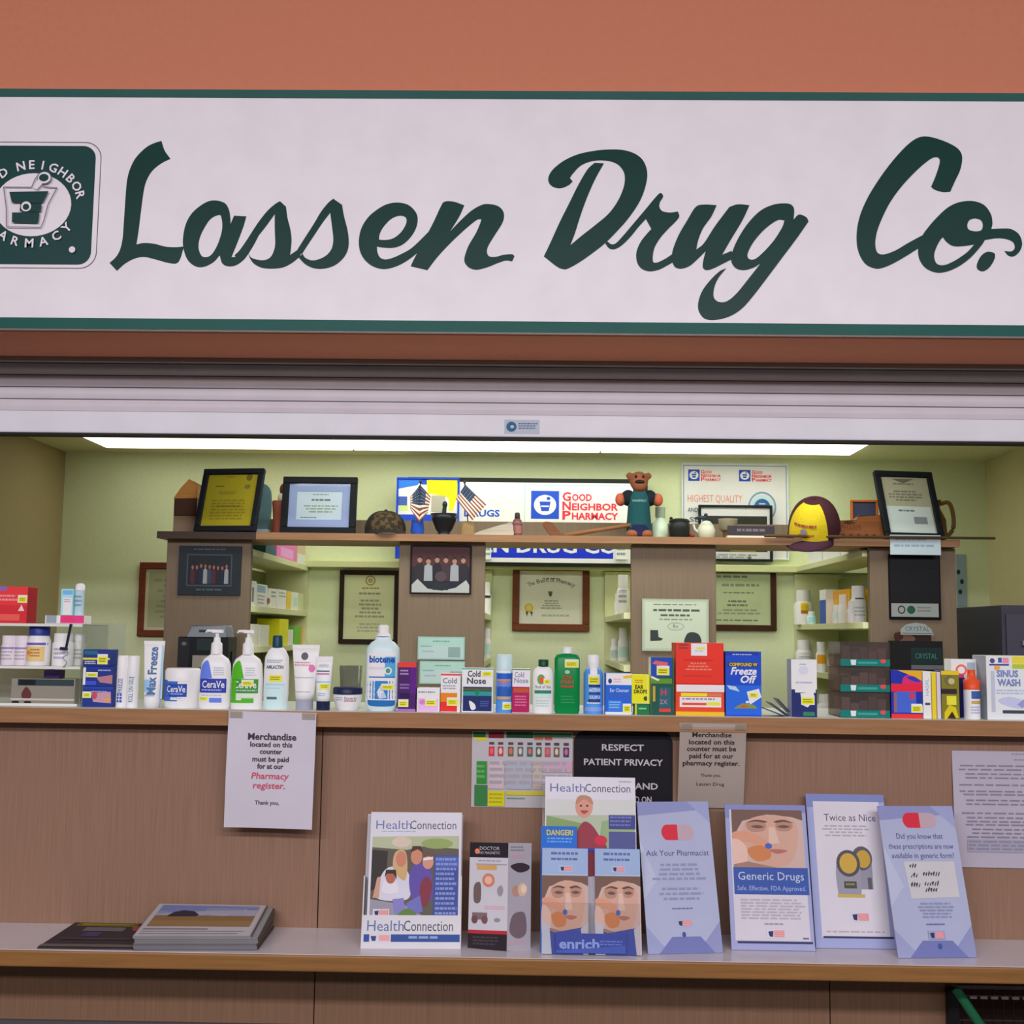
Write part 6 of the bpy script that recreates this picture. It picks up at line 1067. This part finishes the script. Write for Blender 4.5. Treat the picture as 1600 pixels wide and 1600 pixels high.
mag = [('r', 0, 0, 150, 165, '#cbc9d2'), ('t', 'Health', 38, 26, 13, '#6a72a8', {'w': 58}), ('t', 'Connection', 103, 26, 13, '#4c5068', {'w': 76}), ('g', 18, 29, 80, 32, 1, '#a4a8b8'), ('p', [(4, 40), (146, 40), (146, 165), (4, 165)], '#5a5348'), ('p', [(4, 38), (146, 36), (146, 56), (90, 52), (60, 58), (4, 54)], '#a8b090'), ('e', 52, 46, 16, 8, '#c9b8a8'), ('e', 110, 48, 26, 8, '#8a9c5a'), ('p', [(4, 58), (30, 60), (28, 110), (4, 120)], '#2e2a26'),
       ('p', [(4, 132), (60, 140), (106, 165), (4, 165)], '#8f8c98'), ('s', [(14, 130), (20, 98), (34, 84), (58, 86), (68, 104), (64, 132)], '#c6c6d4'), ('s', [(40, 88), (40, 66), (48, 58), (58, 60), (62, 74), (62, 96), (56, 104)], '#c0a070'), ('e', 52, 72, 8.5, 12, '#c07a64'), ('s', [(66, 108), (70, 84), (84, 78), (100, 86), (104, 130), (76, 136)], '#5a4a9c'), ('e', 77, 68, 9.5, 12, '#c08068'), ('p', [(67, 62), (70, 52), (84, 52), (88, 62), (78, 57)], '#4a2e24'), ('e', 96, 76, 9, 11, '#c48c78'), ('p', [(87, 70), (90, 62), (104, 62), (107, 72), (97, 67)], '#6a4a38'), ('p', [(88, 70), (104, 68), (104, 72), (88, 74)], '#d8d4d8'),
       ('s', [(24, 122), (26, 104), (36, 98), (46, 106), (48, 122)], '#d4d0da'), ('e', 36, 100, 8, 9, '#a8604c'), ('p', [(26, 100), (28, 88), (44, 88), (46, 102), (40, 94), (30, 94)], '#3c241c'), ('p', [(8, 130), (14, 100), (20, 98), (18, 130)], '#c0907c'), ('s', [(84, 112), (94, 98), (104, 112), (96, 140), (86, 138)], '#7a3040'), ('p', [(62, 138), (84, 126), (90, 150), (70, 156)], '#6a6ab0'), ('p', [(40, 132), (58, 130), (62, 152), (44, 154)], '#7d78b8'),
       ('r', 106, 66, 146, 160, '#3a4a92'), ('r', 108, 68, 146, 84, '#4a5cae'), ('g', 109, 70, 144, 158, 12, '#7d8cc4'), ('s', [(48, 156), (62, 146), (76, 150), (78, 160), (58, 162)], '#5a7a3a')] + rxlogo(22, 152, .8)
t2 = thing('magazine', 'magazine with a family group on the cover standing in the white card holder', 'magazine', (c+.004, Yb, ZL+.001), (-lean, 0, math.radians(3)))
mw = W(720, 1300, Yb+.05).x - W(577, 1300, Yb+.05).x; mb = MB(y0=.006); mb.box(-mw/2, mw/2, .006, .042, .0008, hm, mt('#c2c0c8', .5)); Art(mb, (0, 0, 150, 204), (-mw/2, mw/2, 0, hm)).run(mag); mb.build('pages', t2)
# reading-glass leaflet box
Yb = 2.80; A = W(731, 1471, Yb+.02); Cc = W(792, 1475, Yb-.005); B = W(829, 1475, Yb+.025); h = W(792, 1318, Yb+.03).z-ZL; lean = math.radians(9)
t = thing('leaflet_box', 'folded grey and black product leaflet standing between the two magazine displays', 'leaflet', (Cc.x, Yb-.005, ZL+.001), (-lean, 0, 0)); h = h/math.cos(lean)
def panel(p, q_, name, size, col, ops, wd):
    d = Vector((q_.x-p.x, q_.y-p.y)); L = d.length; mb = MB(); mb.T = Matrix.Translation((p.x-Cc.x, p.y-Cc.y, 0)) @ Matrix.Rotation(math.atan2(d.y, d.x), 4, 'Z')
    mb.box(0, L, 0, .002, 0, h, mt(col, .35)); Art(mb, size, (0, L, 0, h)).run(ops); mb.build(name, t)
panel(A, Cc, 'front_page', (0, 0, 62, 155), '#c0bec6', [('r', 0, 0, 62, 22, '#1f1b22'), ('e', 12, 13, 4, 4, '#d87a5a'), ('t', 'DOCTOR', 32, 11, 5, '#b4b0b8', {'w': 32}), ('t', 'HO MAGNETIC', 32, 17, 4, '#b4b0b8', {'w': 34}), ('r', 10, 31, 60, 33, '#9a98a4'), ('r', 12, 33, 44, 40, '#c89a5a'), ('g', 14, 26, 58, 29, 1, '#8a8894'), ('e', 31, 55, 10, 10, '#c87a5a'), ('e', 31, 55, 6, 6, '#d8b0a0'), ('s', [(8, 64), (14, 58), (19, 62), (19, 84), (13, 89), (8, 84)], '#6a5a56'), ('s', [(46, 66), (52, 62), (55, 70), (51, 78), (46, 74)], '#8f8a94'), ('r', 6, 102, 30, 112, '#7a6468'), ('e', 10, 112, 5, 6, '#6a4a4e'), ('e', 26, 112, 5, 6, '#6e5054'), ('e', 46, 112, 5, 3, '#8a868e'), ('g', 26, 92, 58, 98, 2, '#d09aa4'), ('r', 0, 127, 62, 132, '#b02838'), ('r', 0, 132, 62, 155, '#262026'), ('g', 8, 136, 50, 150, 3, '#45393f')], 62)
panel(Cc, B, 'side_page', (0, 0, 40, 155), '#a4a0aa', [('g', 4, 5, 28, 14, 2, '#7a7682'), ('g', 6, 18, 30, 24, 2, '#c08a9a'), ('s', [(4, 34), (20, 29), (36, 33), (34, 40), (18, 43)], '#3a2e38'), ('e', 14, 70, 7, 8, '#b08a78'), ('e', 25, 68, 8, 10, '#d0b098'), ('e', 27, 67, 5, 6, '#e0c8b0'), ('s', [(4, 128), (8, 106), (20, 100), (30, 104), (32, 130), (18, 138)], '#6f5f66'), ('g', 2, 142, 34, 148, 2, '#c094a0')], 40)
# centre brochure rack
Yb = 2.77; A = W(846, 1484, Yb); B = W(1001, 1486, Yb); w = B.x-A.x; c = (A.x+B.x)/2; s_ = w/155; lean = math.radians(14)
t = thing('brochure_rack', 'clear acrylic brochure rack with a blue printed foot in the middle of the ledge', 'rack', (c, Yb, ZL+.001), (-lean, 0, 0))
z1 = (W(923, 1325, Yb+.04).z-ZL)/math.cos(lean); z0 = (W(923, 1440, Yb+.01).z-ZL)/math.cos(lean)
acr2 = clear('#fafafa', .05, .12); mb = MB(); mb.box(-w/2, w/2, 0, .003, 0, z0*1.5, acr2); mb.build('front_pocket', t); mb = MB(); mb.box(-w/2, w/2, .05, .053, 0, z1*1.5, acr2); mb.build('back_panel', t)
mb = MB(); mb.box(-w/2, w/2, 0, .053, -.0008, .0008, acr2); mb.build('base', t); mb = MB(); mb.box(-.0015, .0015, .004, .05, .001, z0*1.5, acr2); mb.build('divider', t)
mb = MB(y0=-.0012); mb.box(-w*.36, w*.36, -.0012, -.0002, .004, z0*.62, mt('#2b3c8e', .25)); Art(mb, (865, 1450, 978, 1484), (-w*.36, w*.36, .004, z0*.62)).run([('t', 'enrich', 903, 1476, 16, '#7d90c8', {'w': 64, 'b': .03}), ('g', 936, 1462, 974, 1472, 2, '#5a6cb4'), ('p', [(866, 1480), (976, 1470), (976, 1484), (866, 1484)], '#3c50a4')]); mb.build('foot_label', t)
def inrack(name, label, x0, x1, yt, yo, d, col, size, ops, zb_=.0012, group=None, cat='brochure'):
    Y_ = Yb + yo; xa, xb = W(x0, yt+60, Y_+.03).x-c, W(x1, yt+60, Y_+.03).x-c; hh = W((x0+x1)/2, yt, Y_+.05).z-ZL; hh = hh/math.cos(lean) - zb_
    t_ = MB(y0=yo); t_.box(xa, xb, yo, yo+d, zb_, zb_+hh, mt(col, .4)); Art(t_, size, (xa, xb, zb_, zb_+hh)).run(ops)
    return tag(t_.build(name, loc=(c, Yb, ZL+.001), rot=(-lean, 0, 0)), label, cat, group)
bro = lambda n: [('r', 0, 0, 74, 40, '#93a8cc'), ('g', 10, 6, 62, 14, 1, '#54689c', 1), ('g', 14, 15, 58, 22, 1, '#54689c', 1)] + rxlogo(38, 31, .65, '#a4b4d0') + face_pic(0, 42, 74, 130) + [('p', [(0, 120), (20, 128), (74, 118), (74, 160), (0, 160)], '#3a4a98'), ('p', [(0, 110), (12, 118), (16, 160), (0, 160)], '#b8bcc8'), ('p', [(74, 112), (62, 122), (66, 160), (74, 160)], '#b8b0b8')]
inrack('brochure', 'face-cover brochure in the left pocket of the clear rack', 847, 919, 1326, .005, .012, '#a8b2c8', (0, 0, 74, 160), bro(0), group='face-cover brochures in the rack')
inrack('brochure', 'face-cover brochure in the right pocket of the clear rack', 930, 1001, 1327, .005, .012, '#a8b2c8', (0, 0, 74, 160), bro(1), group='face-cover brochures in the rack')
inrack('brochure', 'bright blue brochure with a yellow heading behind the left face-cover brochure', 845, 902, 1290, .022, .008, '#1e66c0', (0, 0, 57, 195), [('r', 0, 0, 57, 34, '#1c64c0'), ('t', 'DANGER!', 30, 14, 8, '#c8b830', {'w': 42, 'b': .03}), ('g', 10, 18, 52, 28, 2, '#5f98dc')])
inrack('magazine', 'magazine with a laughing baby on the cover at the back of the clear rack', 852, 996, 1213, .034, .012, '#cac8d2', (0, 0, 144, 272),
       [('t', 'Health', 36, 24, 13, '#5f6898', {'w': 56}), ('t', 'Connection', 100, 24, 13, '#45485c', {'w': 72}), ('r', 2, 36, 142, 112, '#a9b49c'), ('p', [(2, 36), (142, 36), (142, 58), (100, 60), (2, 62)], '#c4c6c4'), ('p', [(2, 62), (60, 74), (70, 112), (2, 112)], '#7f9a62'), ('p', [(90, 70), (142, 60), (142, 112), (84, 112)], '#8aa478'), ('s', [(44, 150), (48, 96), (60, 72), (74, 76), (88, 96), (98, 112), (98, 150)], '#8f3444'), ('e', 62, 48, 14, 17, '#c88f7c'), ('s', [(49, 44), (52, 32), (62, 29), (73, 33), (76, 44), (62, 36)], '#b08068'), ('e', 57, 46, 2, 1.6, '#4a2c28'), ('e', 67, 46, 2, 1.6, '#4a2c28'), ('s', [(56, 54), (62, 53), (69, 54), (62, 59)], '#9c4a48'), ('e', 88, 100, 10, 8, '#c02a44'), ('r', 101, 60, 143, 82, '#3a407e'), ('r', 101, 86, 143, 112, '#4c5288'), ('g', 103, 62, 140, 80, 3, '#6a72ac'), ('r', 2, 112, 142, 118, '#2c3c90'), ('g', 118, 6, 140, 9, 1, '#8f8fa0')])
# ================================================================== lying on the ledge: magazine and newspapers
def flat(name, label, cat, corners, z, thick, col, ops, size, group=None, edge_=None):
    P = [WZ(*q_, z+thick) for q_ in corners]        # tl, tr, br, bl of the top face
    o = sum(P, Vector())/4; t_ = MB(); m = mt(col, .6); e = mt(edge_ or col, .8)
    vs = [p-o for p in P] + [p-o-Vector((0, 0, thick)) for p in P]
    t_.add(vs, [(3, 2, 1, 0)], m); t_.add(vs, [(0, 1, 5, 4), (1, 2, 6, 5), (2, 3, 7, 6), (3, 0, 4, 7), (4, 5, 6, 7)], e)
    A_, B_, C_, D_ = vs[:4]; lay = [.0004]
    def mp(x, y):
        u, v = x/size[0], y/size[1]; p = (A_*(1-u)+B_*u)*(1-v) + (D_*(1-u)+C_*u)*v; return (p.x, p.y, p.z+lay[0])
    for op in ops:
        pts = op[0]; tri = tessellate_polygon([[Vector((x, y, 0)) for x, y in pts]]); t_.add([mp(*q_) for q_ in pts], [tuple(f) for f in tri], mt(op[1], .6)); lay[0] += .00015
    return tag(t_.build(name, loc=o, ), label, cat, group)
R = lambda x0, y0, x1, y1: [(x0, y0), (x1, y0), (x1, y1), (x0, y1)]
KK[0] = .9
flat('magazine', 'dark covered magazine lying flat at the left end of the ledge', 'magazine', ((118, 1441), (262, 1444), (222, 1482), (58, 1480)), ZL+.0006, .003, '#3c333a',
     [(R(6, 2, 70, 16), '#6a6428'), ([(10, 4), (66, 5), (60, 10), (12, 12)], '#8a8430'), (R(20, 20, 62, 36), '#6d6a72'), ([(66, 14), (88, 12), (92, 30), (72, 34)], '#9a4a44'), (R(26, 40, 44, 58), '#4a4068'), (R(0, 88, 100, 98), '#6a665c'), (R(10, 64, 80, 70), '#4c434a')], (100, 100))
G = 'newspapers in the stack on the ledge'
FL, FR = WZ(207, 1486, ZL), WZ(399, 1486, ZL); YBk = 2.955
BL, BR = W(248, 1446, YBk), W(424, 1446, YBk); hb = W(410, 1413, YBk).z-ZL-.008; hf = W(300, 1464, FL.y).z-ZL-.006
def paper(i, n, label, col, ins=0.0, th=None):
    z0 = (i*hf/n+.0006, i*hb/n+.0006); z1 = ((i+1)*hf/n, (i+1)*hb/n)
    if th: z1 = (z0[0]+th, z0[1]+th)
    r = random.Random(i*5); dx = r.uniform(-.004, .004)
    c = [Vector((FL.x+dx, FL.y, ZL)), Vector((FR.x+dx-ins, FR.y, ZL)), Vector((BR.x+dx-ins, BR.y, ZL)), Vector((BL.x+dx, BL.y, ZL))]
    o = Vector((sum(v.x for v in c)/4, sum(v.y for v in c)/4, ZL)); vs = []
    for zz in (z0, z1): vs += [v-o+Vector((0, 0, zz[0] if k < 2 else zz[1])) for k, v in enumerate(c)]
    mb = MB(); mb.add(vs, [(4, 5, 6, 7), (0, 1, 5, 4), (1, 2, 6, 5), (2, 3, 7, 6), (3, 0, 4, 7), (3, 2, 1, 0)], mt(col, .8))
    for k in (1, 2, 3):      # page edges along the front fold
        d = (vs[4]-vs[0])*k/4; mb.add([vs[0]+d+Vector((0, -.0004, 0)), vs[1]+d+Vector((0, -.0004, 0)), vs[1]+d+Vector((0, -.0004, .0007)), vs[0]+d+Vector((0, -.0004, .0007))], [(0, 1, 2, 3)], mt('#5f5c64', .8))
    t5, t6 = (vs[1]+vs[5])*.5, (vs[2]+vs[6])*.5; mb.tube([t5, t6], [(vs[5]-vs[1]).length*.48, (vs[6]-vs[2]).length*.48], mt(col, .8), 10)
    return mb, vs, o
for i, (nm_, col) in enumerate((('bottom', '#7d7b80'), ('second', '#918e90'), ('third', '#747278'), ('fourth', '#9a9492'), ('fifth', '#8b8f90'))):
    mb, vs, o = paper(i, 5, nm_, col); tag(mb.build('newspaper', loc=o), '%s newspaper from below in the folded stack on the ledge' % nm_, 'newspaper', G)
mb, vs, o = paper(5, 5, 'top', '#a5a1a5', .012, .005)
D_, C_, B_, A_ = vs[4], vs[5], vs[6], vs[7]; lay = .0004
for pts, col in [(R(1, 1, 99, 99), '#b8b4b8'), (R(5, 5, 95, 66), '#8a90b0'), ([(5, 5), (60, 5), (95, 12), (95, 22), (40, 30), (5, 24)], '#7482b4'), ([(40, 24), (95, 18), (95, 38), (5, 40), (5, 34)], '#a4a6bc'), (R(5, 38, 95, 72), '#8a6c48'), (R(5, 54, 95, 72), '#937650'), ([(16, 40), (20, 28), (28, 22), (38, 25), (44, 36), (42, 41), (18, 42)], '#34303c'), (R(4, 78, 60, 82), '#86848c'), (R(4, 86, 92, 88), '#96949c'), (R(4, 93, 88, 95), '#96949c')]:
    q_ = [(A_*(1-x/100)+B_*(x/100))*(1-y/100) + (D_*(1-x/100)+C_*(x/100))*(y/100) + Vector((0, 0, lay)) for x, y in pts]
    mb.add(q_, [tuple(f) for f in tessellate_polygon([[Vector((x, y, 0)) for x, y in pts]])], mt(col, .6)); lay += .00015
tag(mb.build('newspaper', loc=o), 'top newspaper of the stack, showing a landscape photo with a dark tree', 'newspaper', G)
# ================================================================== wire basket under the ledge, right
KK[0] = .74
a0 = W(1494, 1546, 2.90)
t = thing('wire_basket', 'dark wire basket rack with a green slanted rail under the ledge at right', 'basket', (a0.x, 2.86, 0)); gm = mt('#1f5a3c', .35); wm = mt('#55474a', .35, kind='metal')
mb = MB(); p0, p1 = W(1494, 1546, 2.88), W(1552, 1632, 2.80); o = Vector((a0.x, 2.86, 0)); mb.tube([p0-o, p1-o], .011, gm, 12); mb.build('side_rail', t)
mb = MB(); q0 = W(1492, 1548, 2.94)-o; mb.box(q0.x-.012, q0.x+.012, q0.y-.012+.02, q0.y+.012+.02, 0, q0.z, mt('#15171a', .4)); mb.build('post', t)
ztop = W(1540, 1541, 2.94).z; zrow = W(1540, 1559, 2.94).z
mb = MB(); mb.tube([(.02, .09, ztop-.006), (.9, .09, ztop-.006)], .004, mt('#8f8488', .3, kind='metal')); mb.build('top_rail', t)
mb = MB(); mb.tube([(.02, .09, zrow), (.9, .09, zrow)], .003, wm)
for k in range(1, 6): mb.tube([(.02, .09, zrow-.055*k), (.9, .09, zrow-.055*k)], .002, wm)
for k in range(36): mb.tube([(.03+.0245*k, .09, ztop-.006), (.03+.0245*k, .09, .25)], .0018, mt('#2a2224', .4), 6)
mb.build('wire_panel', t)
for k in range(9):
    x = W(1521+16.5*k, 1560, 2.94).x-a0.x; mb = MB(); mb.box(x-.008, x+.008, .079, .086, zrow-.003, zrow+.003, mt('#7d6e70', .3)); mb.build('clip', t)
mb = MB(); mb.box(.02, .9, .10, .30, .24, .25, wm); mb.build('bottom_panel', t)
